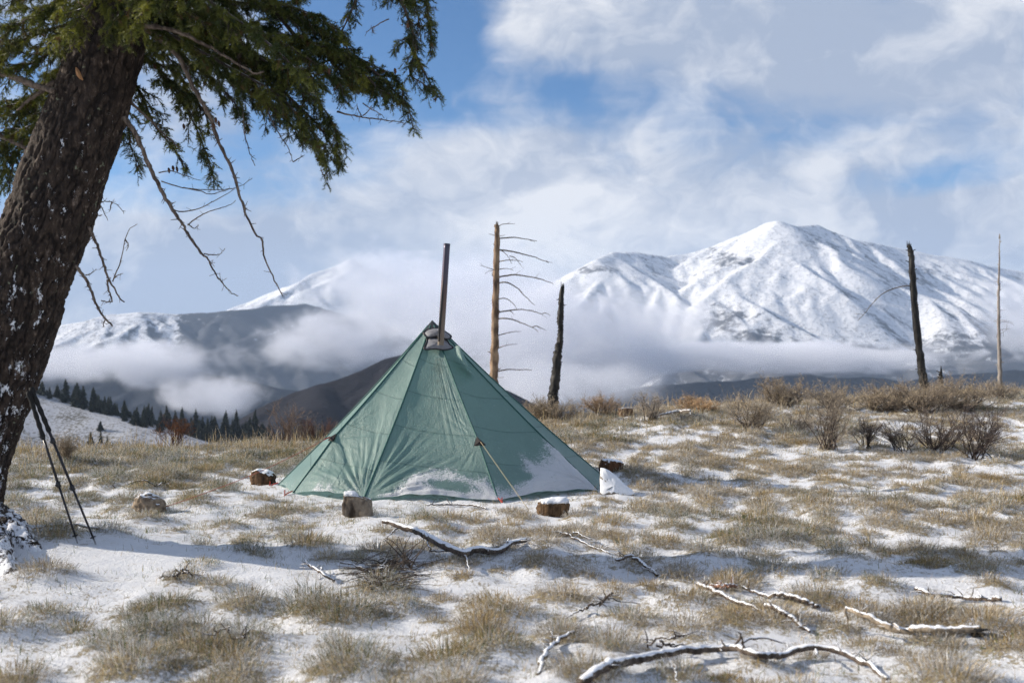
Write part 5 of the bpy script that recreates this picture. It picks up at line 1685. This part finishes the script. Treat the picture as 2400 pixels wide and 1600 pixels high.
# ------------------------------------------------------------------ fallen branches
def fallen(name, label, pts, w, twigs=(), mat_=M_STICK, cap=True, lift=.0, group=None, cat='branch', nseg=60, rough=.14, seed=0, tip=None, arch=None):
    """a branch lying on the ground; pts in the photograph (px, py[, height above ground])"""
    q3 = []
    for p_ in pts:
        g_ = G(p_[0], p_[1])
        h = p_[2] if len(p_) > 2 else .0
        # a raised point is seen against ground that lies further away: bring it back to its own depth
        if h > .05:
            D = g_[1] * (1 - h / EYE)
            g_ = P(p_[0], p_[1], D)
        else:
            g_ = g_ + [0, 0, h]
        q3.append(g_)
    q = spline(q3, nseg)
    D = q[:, 1]
    if isinstance(w, (int, float)):
        w = [w, w * .7]
    r = np.interp(np.linspace(0, 1, nseg), np.linspace(0, 1, len(w)), w) / 2 * D.mean() / F_PX * .70
    q[:, 2] += r * .45 + lift
    q = q + .012 * np.stack([fbm(np.arange(nseg) * .25 + seed, np.full(nseg, k_ * 3.), octv=3, gain=.6, seed=seed + 5) for k_ in range(3)], 1) + rng.normal(0, .002, (nseg, 3))
    t = thing(name, label, cat, q3[0], group)
    mb = MB()
    mb.tube(q, r, 9, rough=rough, seed=seed)
    for tw in twigs:
        tp = []
        for p_ in tw:
            g_ = G(p_[0], p_[1]); h = p_[2] if len(p_) > 2 else .01
            tp.append(P(p_[0], p_[1], g_[1] * (1 - h / EYE)) if h > .05 else g_ + [0, 0, h])
        n_ = 14
        tq = spline(tp, n_) + rng.normal(0, .004, (n_, 3))
        mb.tube(tq, np.linspace(.0075, .003, n_), 5, rough=.2, seed=4)
    for k in range(int(nseg * .16)):                 # snapped twigs along it
        i = int(rng.integers(3, nseg - 2)); d_ = rng.normal(0, 1, 3); d_[2] = abs(d_[2]) * .8; d_ /= np.linalg.norm(d_)
        ln = rng.uniform(.02, .09) * (1 if rng.uniform() < .8 else 1.5)
        mid_ = q[i] + d_ * ln * .6 + rng.normal(0, .006, 3)
        mb.tube([q[i], mid_, mid_ + (d_ + rng.normal(0, .4, 3)) * ln * .5], [max(.004, r[i] * .4), .0035, .002], 4)
    mb.build('wood', mat_, t, smooth=True)
    if cap:
        sc = q.copy(); sc[:, 2] += r * .58
        noise_ = np.clip(.30 + 1.5 * fbm(np.arange(nseg) * .30 + seed * 9, np.full(nseg, .5 + seed), octv=2, seed=seed + 60), 0, 1)
        rc = r * .64 * noise_
        run = []
        for i in range(nseg):
            if rc[i] > .12 * r[i]:
                run.append(i)
            if (rc[i] <= .12 * r[i] or i == nseg - 1) and run:
                if len(run) > 3:
                    rr = rc[run].copy(); rr[0] = rr[-1] = .001
                    mb = MB(); mb.tube(sc[run] + rng.normal(0, .001, (len(run), 3)), rr, 8, rough=.1, seed=seed)
                    mb.build('snow_cap', M_SNOW, t, smooth=True)
                run = []
    return t
fallen('fallen_branch', 'long crooked snow-topped branch with a dark twig tangle before the tent', [(895, 1222, .16), (930, 1232, .15), (985, 1252, .14), (1030, 1275, .11), (1080, 1298, .06), (1120, 1302, .03), (1170, 1300, .02), (1200, 1285, .04), (1232, 1273, .02)],
       [13, 20, 22, 24, 24, 26, 24, 18, 16], [[(1000, 1262, .12), (1008, 1285, .10), (1006, 1310, .05), (990, 1330, .01)], [(1085, 1300, .04), (1095, 1325, .03), (1103, 1352, .01)],
       [(1190, 1280, .05), (1188, 1272, .08)], [(1010, 1290, .08), (1050, 1304, .04), (1090, 1300, .03)], [(930, 1235, .13), (915, 1250, .10), (900, 1270, .06)]], seed=1)
# the tangle of fine dead twigs: its own mesh, part of no other branch
tq = G(905, 1365)
tangle = thing('twig_tangle', 'tangled clump of fine dark dead twigs lying under the crooked branch', 'twigs', tq)
mb = MB()
for k in range(170):
    px0 = rng.normal(900, 34); py0 = rng.normal(1352, 13)
    a = G(px0, py0) + [0, 0, rng.uniform(0, .06)]
    th = rng.uniform(-.5, .9) + (np.pi if rng.uniform() < .4 else 0)
    ln = rng.uniform(.07, .24)
    d_ = np.array([math.cos(th), math.sin(th) * .6, rng.uniform(.0, .5)])
    cv = np.array([rng.normal(0, .09), rng.normal(0, .07), -.12 * ln - .01])
    t_ = np.linspace(0, 1, 7)[:, None]
    q = a + d_ * ln * t_ + cv * t_ ** 2
    q[:, 2] = np.maximum(q[:, 2], ground(q[:, 0], q[:, 1]) + .005)
    mb.tube(q, np.linspace(.0034, .0015, 7), 4, cap=False)
for k in range(16):
    a = G(rng.normal(935, 30), 1340 + rng.normal(0, 6)) + [0, 0, .04]
    b = P(rng.uniform(890, 1010), rng.uniform(1245, 1290), a[1] + rng.uniform(-.05, .1))
    mb.tube(spline([a, (a + b) / 2 + rng.normal(0, .03, 3), b], 9), np.linspace(.005, .002, 9), 4, cap=False)
mb.build('stems', M_TWIG, tangle)

fallen('fallen_branch', 'thick curved snow-topped branch lying along the bottom edge', [(1360, 1618, .03), (1420, 1590, .04), (1500, 1570, .05), (1600, 1555, .05), (1700, 1546, .05), (1780, 1556, .04), (1830, 1556, .04), (1880, 1546, .05), (1930, 1545, .05), (1980, 1556, .04), (2030, 1568, .02), (2080, 1595, .0)],
       [32, 34, 30, 28, 26, 24, 24, 22, 20, 16], [[(1740, 1545, .05), (1742, 1515, .12), (1738, 1490, .17), (1730, 1478, .2)], [(1738, 1492, .16), (1728, 1505, .1), (1718, 1530, .02)], [(1915, 1546, .05), (1914, 1534, .09)], [(1582, 1575, .03), (1588, 1600, .01)],
        [(1740, 1500, .1), (1780, 1495, .06), (1840, 1520, .03), (1850, 1535, .01)]], seed=2, nseg=90)
fallen('fallen_branch', 'long straight snow-dusted branch with a broken pale end, lower right', [(1985, 1440, .03), (2030, 1458, .03), (2080, 1478, .02), (2110, 1488, .02), (2160, 1492, .03), (2230, 1491, .03), (2298, 1491, .03)],
       [15, 20, 22, 24, 25, 26, 24], [[(1982, 1428, .14), (1986, 1450, .06), (1988, 1485, .01)], [(2098, 1478, .03), (2110, 1476, .06)]], mat_=M_CUT, seed=3)
mb = MB()
q = P(2298, 1490, G(2298, 1494)[1])
tt = thing('splinter', 'charred splintered tip at the broken end of the straight branch', 'wood', q)
for k in range(5):
    o_ = rng.normal(0, .012, 3)
    mb.tube([q + o_ - [.03, 0, 0], q + o_ * 1.2 + [rng.uniform(.02, .05), 0, 0]], [.014, .004], 5)
mb.build('wood', M_CHAR, tt)
fallen('fallen_branch', 'long thin snowy stick running from the grass toward the straight branch', [(1635, 1380, .02), (1670, 1392, .02), (1700, 1408, .02), (1745, 1425, .02), (1790, 1434, .0)], [16, 17, 16, 13, 10], seed=4)
fallen('fallen_branch', 'short reddish bare stick beside the long thin snowy stick', [(1664, 1384, .02), (1700, 1388, .03), (1728, 1386, .03)], [12, 15, 12], mat_=wood_mat('red_stick', (.13, .065, .04), (.30, .17, .12), 30, .35), cap=False)
fallen('fallen_branch', 'snowy forked stick sloping down in the middle of the lower right', [(1740, 1388, .03), (1760, 1398, .03), (1800, 1404, .02), (1830, 1407, .03), (1870, 1418, .03), (1915, 1432, .02)], [8, 11, 13, 16, 18, 14], seed=6)
fallen('fallen_branch', 'dark pointed stick half buried, below the forked stick', [(1792, 1434, .04), (1830, 1447, .03), (1860, 1462, .02), (1900, 1485, .0)], [14, 18, 16, 10], seed=7)
fallen('fallen_branch', 'snow-topped straight stick at the far right of the slope', [(2145, 1394, .03), (2180, 1404, .03), (2240, 1407, .02), (2300, 1413, .02), (2345, 1415, .02)], [17, 15, 13, 13, 15], [[(2299, 1408, .03), (2300, 1398, .06)]], seed=8)
fallen('fallen_branch', 'snow-covered curved stick lying left of the bottom branch', [(1262, 1580, .0), (1272, 1560, .02), (1290, 1532, .03), (1310, 1515, .03), (1345, 1493, .02)], [10, 16, 17, 15, 10], seed=9)
fallen('fallen_branch', 'dark twig with side shoots sticking out of frosted grass', [(1375, 1424, .06), (1410, 1412, .09), (1435, 1388, .16)], [8, 8, 5], [[(1376, 1424, .06), (1365, 1440, .03), (1320, 1455, .01)], [(1405, 1412, .08), (1407, 1428, .02)], [(1420, 1400, .1), (1440, 1420, .04), (1500, 1424, .02)]], cap=False, mat_=M_TWIG)
fallen('fallen_branch', 'thin snowy stick behind the front grass, right of the crooked branch', [(1292, 1246, .02), (1330, 1262, .03), (1370, 1280, .02), (1430, 1300, .01)], [6, 8, 8, 5], [[(1345, 1248, .1), (1348, 1262, .05), (1385, 1262, .06)]], seed=11)
fallen('fallen_branch', 'arched snowy stick in the grass right of the crooked branch', [(1445, 1324, .03), (1480, 1322, .05), (1510, 1338, .04), (1540, 1352, .01)], [9, 12, 13, 10], seed=12)
fallen('fallen_branch', 'broken dark stick with snow, left of the twig tangle', [(715, 1328, .04), (730, 1340, .03), (752, 1342, .06), (785, 1365, .01)], [9, 8, 9, 9], [[(752, 1345, .04), (748, 1362, .01)], [(800, 1327, .03), (830, 1333, .03), (870, 1345, .01)]], seed=13)
fallen('fallen_branch', 'small dark forked twig on the shaded drift', [(372, 1358, .01), (410, 1358, .02), (432, 1350, .04), (452, 1356, .02)], [4, 6, 7, 5], [[(400, 1356, .02), (418, 1344, .03)], [(430, 1350, .04), (440, 1345, .07)]], cap=False, mat_=M_TWIG)
fallen('fallen_branch', 'brown snow-dusted stick lying behind the trekking poles', [(45, 1247, .01), (90, 1243, .02), (150, 1240, .03), (180, 1241, .03), (232, 1244, .01)], [5, 7, 8, 9, 8], seed=15, mat_=wood_mat('tan_stick', (.13, .08, .05), (.28, .2, .13), 30, .4), cap=False)
fallen('fallen_branch', 'thin dead twig lying on the grass behind the rock', [(300, 1138, .02), (340, 1135, .04), (365, 1145, .03), (385, 1138, .03), (403, 1144, .01)], [3, 4, 4, 4, 3], [[(263, 1137, .01), (270, 1144, .0)]], cap=False, mat_=M_TWIG)
fallen('fallen_branch', 'straight dark stick at the foot of the tent between both bark blocks', [(1000, 1186, .01), (1060, 1187, .02), (1110, 1190, .02), (1140, 1194, .01)], [5, 6, 6, 5], seed=17, cap=True)
fallen('fallen_branch', 'bleached dead branch lying on the crest beyond the tent', [(1532, 980, .02), (1560, 970, .08), (1590, 965, .12), (1618, 962, .14)], [6, 9, 8, 6], [[(1617, 962, .13), (1620, 972, .06), (1640, 975, .03)], [(1575, 968, .1), (1582, 985, .03)]], mat_=wood_mat('bleached', (.2, .17, .15), (.42, .38, .34), 24, .5), seed=18)
fallen('fallen_branch', 'dark twigs lying in snow just above the bottom branch', [(1515, 1530, .03), (1540, 1500, .10), (1575, 1495, .12), (1610, 1512, .05)], [6, 7, 6, 4], [[(1540, 1525, .03), (1600, 1520, .02), (1650, 1530, .01)], [(1545, 1502, .1), (1570, 1512, .06), (1620, 1525, .02)]], mat_=M_TWIG, seed=19)
fallen('fallen_branch', 'small bent twigs rising from the snow at the lower middle', [(500, 1488, .08), (530, 1497, .05), (550, 1512, .03), (575, 1492, .07)], [3, 5, 5, 3], cap=False, mat_=M_TWIG)

# ------------------------------------------------------------------ shrubs
M_SHRUB, n = mat('shrub_twigs')
c = n.attr('tint', 'Color')
k = n.noise(n.pos(), 30, 3, .6)
n.out(n.bsdf(n.mix(n.math('MULTIPLY', k, .35), c, (.05, .04, .035)), .85, spec=.15))
def shrub(name, label, px, py, h, wd, nst, c0, c1, tipc=None, tips_=1., group=None, fineness=1., levels=3, lean=0., cat='shrub', depth=None):
    c = G(px, py) if depth is None else np.array([P(px, py, depth)[0], depth, 0.])
    if depth is not None:
        c[2] = gz(c[0], c[1])
    t = thing(name, label, cat, c - [0, 0, .02], group)
    st_, tp_ = MB(), MB()
    c0, c1 = np.array(c0), np.array(c1)
    def grow(a, d_, ln, r, lev):
        n_ = (6, 5, 4, 3)[lev]
        tt = np.linspace(0, 1, n_)[:, None]
        bend = rng.normal(0, .14, 3) * ln + np.array([0, 0, .10 * ln if lev < 2 else .04 * ln])
        q = a + d_ * ln * tt + bend * tt ** 2 + rng.normal(0, .012 * ln, (n_, 3)) * tt
        shade = c0 + (c1 - c0) * min(1, lev / levels) * rng.uniform(.7, 1.15)
        st_.tube(q, np.linspace(r, r * .6, n_), 3 if lev else 4, col=np.clip(shade, 0, 1), cap=False)
        if lev < levels:
            for k in range(int(rng.integers(3, 7) * fineness)):
                i = rng.integers(1, n_) if k else n_ - 1
                dd = (q[-1] - q[0]) / np.linalg.norm(q[-1] - q[0]) + rng.normal(0, .42, 3)
                dd[2] = abs(dd[2]) * .8 + .18
                dd /= np.linalg.norm(dd)
                grow(q[i], dd, ln * rng.uniform(.42, .75), max(r * .55, .0016), lev + 1)
        elif tipc is not None and rng.uniform() < tips_:
            for k in range(rng.integers(1, 4)):
                e = q[-1] + rng.normal(0, .012, 3)
                u_ = rng.normal(0, 1, 3); u_ /= np.linalg.norm(u_)
                v_ = np.cross(u_, rng.normal(0, 1, 3)); v_ /= np.linalg.norm(v_)
                s_ = rng.uniform(.005, .012)
                cc = np.array(tipc) * rng.uniform(.7, 1.25)
                tp_.add([e - u_ * s_, e + v_ * s_ * .6, e + u_ * s_, e - v_ * s_ * .6], [(0, 1, 2, 3)], None, np.clip(cc, 0, 1))
    for k in range(int(nst * (1.75 if group == SG else 1.2))):
        th = rng.uniform(0, 2 * np.pi)
        sp = rng.uniform(.08, 1.) ** .6
        d_ = np.array([math.cos(th) * sp * wd / h * .62 + lean, math.sin(th) * sp * wd / h * .5, rng.uniform(.42, 1.)])
        ln = h * rng.uniform(.36, .58)
        d_ /= max(.8, np.linalg.norm(d_) * .92)
        grow(c + np.array([rng.normal(0, .03 + wd * .06), rng.normal(0, .03 + wd * .05), -.02]), d_, ln, .009 * (.6 + h * .5), 0)
    o = st_.build('stems', M_SHRUB, t)
    if tp_.nv:
        tp_.build('seed_heads', M_SHRUB, t)['kind'] = 'stuff'
    return t
B0, B1 = (.090, .074, .062), (.34, .285, .225)
TAN = (.50, .41, .29)
SG = 'sagebrush shrubs along the crest'
shrub('shrub', 'tan twiggy shrub in front of the crooked charred trunk', 1292, 985, 0.56, 1.60, 22, B0, (.36, .29, .21), TAN, .9, SG)
shrub('shrub', 'pale orange feathery shrub between the charred trunk and the low stump', 1410, 972, 0.43, 0.70, 11, (.16, .11, .08), (.42, .31, .21), (.52, .37, .23), 1., SG)
shrub('shrub', 'sparse grey shrub with pale seed heads beside the fallen crest branch', 1530, 985, 0.47, 0.58, 7, B0, (.34, .30, .26), (.5, .42, .33), .8, SG)
shrub('shrub', 'small pale orange shrub behind the bleached crest branch', 1612, 968, 0.36, 0.51, 10, (.2, .14, .10), (.45, .33, .22), (.55, .39, .24), 1., SG)
shrub('shrub', 'bright orange low shrub, right of the bleached crest branch', 1645, 966, 0.27, 0.41, 9, (.2, .14, .1), (.5, .36, .22), (.62, .42, .24), 1., SG)
shrub('shrub', 'loose spindly brown shrub at the left end of the right-hand thicket', 1760, 1008, 0.63, 0.96, 11, B0, B1, TAN, .35, SG)
shrub('shrub', 'rounded dense tan shrub standing against the fog', 1838, 955, 0.56, 1.02, 20, B0, (.34, .27, .20), TAN, .9, SG)
shrub('shrub', 'open twiggy shrub just right of the rounded tan one', 1950, 960, 0.56, 0.96, 12, B0, (.30, .25, .2), TAN, .6, SG)
shrub('shrub', 'tall bare bush with crooked stems in front of the open twiggy shrub', 1938, 1052, 0.81, 0.70, 10, (.075, .058, .05), B1, TAN, .15, SG)
shrub('shrub', 'left third of the wide tan thicket under the arched-branch tree', 2070, 962, 0.59, 1.65, 22, B0, (.30, .24, .18), TAN, .7, SG)
shrub('shrub', 'middle of the wide tan thicket, at the foot of the charred pole', 2165, 966, 0.67, 1.90, 26, B0, (.29, .235, .18), TAN, .6, SG)
shrub('shrub', 'right third of the wide tan thicket beside the small charred stub', 2255, 962, 0.70, 1.73, 24, B0, (.29, .235, .18), TAN, .6, SG)
shrub('shrub', 'thin shrub at the foot of the thin grey dead tree', 2350, 935, 0.45, 0.90, 12, B0, (.30, .25, .2), TAN, .5, SG)
D0, D1 = (.040, .031, .028), (.13, .105, .09)
DG = 'dark bare bushes below the crest'
shrub('bush', 'small dark upright bare bush, leftmost of the dark bushes', 2030, 1050, .52, .45, 8, D0, D1, None, 0, DG)
shrub('bush', 'low sprawling dark bush between its two taller dark neighbours', 2110, 1058, .48, .8, 11, D0, D1, None, 0, DG)
shrub('bush', 'wide dark bare bush with thick forking stems, below the thicket', 2195, 1058, .72, .95, 15, D0, D1, None, 0, DG)
shrub('bush', 'dense dark bare bush, lowest and rightmost of the dark bushes', 2288, 1074, .72, .75, 17, D0, (.115, .09, .08), None, 0, DG, lean=.1)
shrub('shrub', 'low brown bare shrub in the snow left of the tall crooked bush', 1870, 1010, 0.31, 0.77, 9, B0, B1, None, 0, SG)
shrub('shrub', 'pale bleached bush just left of the tent on the crest', 668, 1022, .75, .42, 7, (.14, .09, .07), (.33, .24, .18), None, 0, None)
shrub('shrub', 'low reddish twiggy shrub between the bleached bush and the tent', 745, 1018, .42, .5, 9, (.11, .055, .04), (.26, .14, .10), None, 0, None)
shrub('shrub', 'brittle grey shrub of forked stems right of the bleached bush', 712, 1020, .46, .5, 7, (.15, .1, .085), (.36, .28, .22), None, 0, None)
shrub('shrub', 'rust-leaved shrub on the left crest before the dark tree line', 405, 1052, .50, .42, 9, (.09, .045, .03), (.20, .095, .05), (.24, .095, .04), .6, None)
shrub('shrub', 'pale dry weed clump on the crest behind the trekking poles', 148, 1078, .36, .45, 11, (.2, .15, .12), (.40, .33, .25), TAN, .7, None)
shrub('shrub', 'three dry flower stalks beside the rust-leaved shrub', 378, 1056, .46, .25, 3, (.3, .2, .16), (.42, .31, .24), (.55, .42, .36), .9, None, fineness=.6, levels=1)

# ------------------------------------------------------------------ conifers on the far hillside
M_CONIF, n = mat('conifer_needles')
c = n.attr('tint', 'Color')
n.out(n.bsdf(c, .8, spec=.1))
def conifer(h, w_, seed):
    r_ = np.random.default_rng(seed)
    cr = MB()
    z = h * .10
    while z < h * .99:
        f = (z - h * .10) / (h * .9)
        rad = w_ * .5 * (1 - f) ** .8 * r_.uniform(.75, 1.2)
        nb = max(5, int(12 * (1 - f) + 4))
        for k in range(nb):
            th = r_.uniform(0, 2 * np.pi)
            rl = rad * r_.uniform(.55, 1.15)
            a = np.array([0, 0, z])
            b = np.array([math.cos(th) * rl, math.sin(th) * rl, z - rl * .22])
            s_ = np.array([-math.sin(th), math.cos(th), 0]) * (.16 * rl + .12)
            cc = np.array([.050, .056, .040]) * r_.uniform(.6, 1.5)
            cr.add([a + [0, 0, .25], (a + b) / 2 + s_ , b, (a + b) / 2 - s_], [(0, 1, 2, 3)], None, cc)
            cr.add([a + [0, 0, .1], (a + b) / 2 + [0, 0, .35], b + [0, 0, .05], (a + b) / 2 - [0, 0, .5]], [(0, 1, 2, 3)], None, cc * .9)
        z += h * .034 * r_.uniform(.8, 1.2)
    tr = MB()
    tr.tube([(0, 0, -1.), (0, 0, h * .5), (0, 0, h * .97)], [w_ * .055, w_ * .04, .02], 6)
    t = thing('conifer', '', 'tree', (0, 0, 0))
    tr.build('trunk', M_TWIG, t)
    cr.build('crown', M_CONIF, t)
    return t
protos = [conifer(7, 3.9, 1), conifer(9, 4.4, 2), conifer(5.5, 4.0, 3), conifer(8, 3.3, 4)]
from mathutils.bvhtree import BVHTree
def bvh(o):
    me = o.data
    return BVHTree.FromPolygons([v.co[:] for v in me.vertices], [p_.vertices[:] for p_ in me.polygons])
trees_f, trees_g = bvh(hill_f), bvh(hill_g)
def drop(tree_, x, y):
    hit = tree_.ray_cast(Vector((x, y, 600)), Vector((0, 0, -1)))
    return None if hit[0] is None else hit[0].z
spots = []
def crest_at(ln, px):
    a = np.array(ln)
    return np.interp(px, a[:, 0], a[:, 1]), np.interp(px, a[:, 0], a[:, 2])
for k in range(60):                                   # along and just behind the crest of the snow slope
    px = rng.uniform(60, 380)
    py, D = crest_at(HILL_F, px)
    D = D + rng.uniform(-4, 16)
    x = (px - 1200) / F_PX * D
    z = drop(trees_f, x, D)
    if z is not None:
        spots.append((x, D, z, rng.uniform(.35, 1.15), 0))
for k in range(4):
    px = rng.uniform(190, 260); D = rng.uniform(345, 365)
    x = (px - 1200) / F_PX * D; z = drop(trees_f, x, D)
    if z is not None:
        spots.append((x, D, z, rng.uniform(.5, .8), 2))
for k in range(190):                                  # dense on the shoulder behind
    px = rng.uniform(290, 760)
    py, D = crest_at(HILL_G, px)
    D = D + rng.uniform(-34, 10)
    x = (px - 1200) / F_PX * D
    z = drop(trees_g, x, D)
    if z is not None:
        spots.append((x, D, z, rng.uniform(.5, 1.45), 1))
LAB = ['dark conifer on the crest of the snowy far hillside', 'dark conifer in the dense far tree line behind the grassy crest']
LAB.append('small lone conifer on the open snow slope below its tree line')
for i, (x, y, z, s_, kd) in enumerate(spots):
    src = protos[i % 4]
    if i < 4:
        t = src
    else:
        t = src.copy(); scene.collection.objects.link(t)
        for ch in src.children:
            c2 = ch.copy(); scene.collection.objects.link(c2); c2.parent = t
    t.location = (x, y, z - .3)
    t.rotation_euler = (0, 0, rng.uniform(0, 6.28))
    t.scale = (s_ * rng.uniform(.85, 1.4), s_ * rng.uniform(.85, 1.4), s_)
    t['label'] = LAB[kd]
    t['category'] = 'tree'
    t['group'] = ('conifers on the crest of the far snow slope', 'conifers in the dense far tree line', 'lone conifers on the open snow slope')[kd]
print('conifers', len(spots))
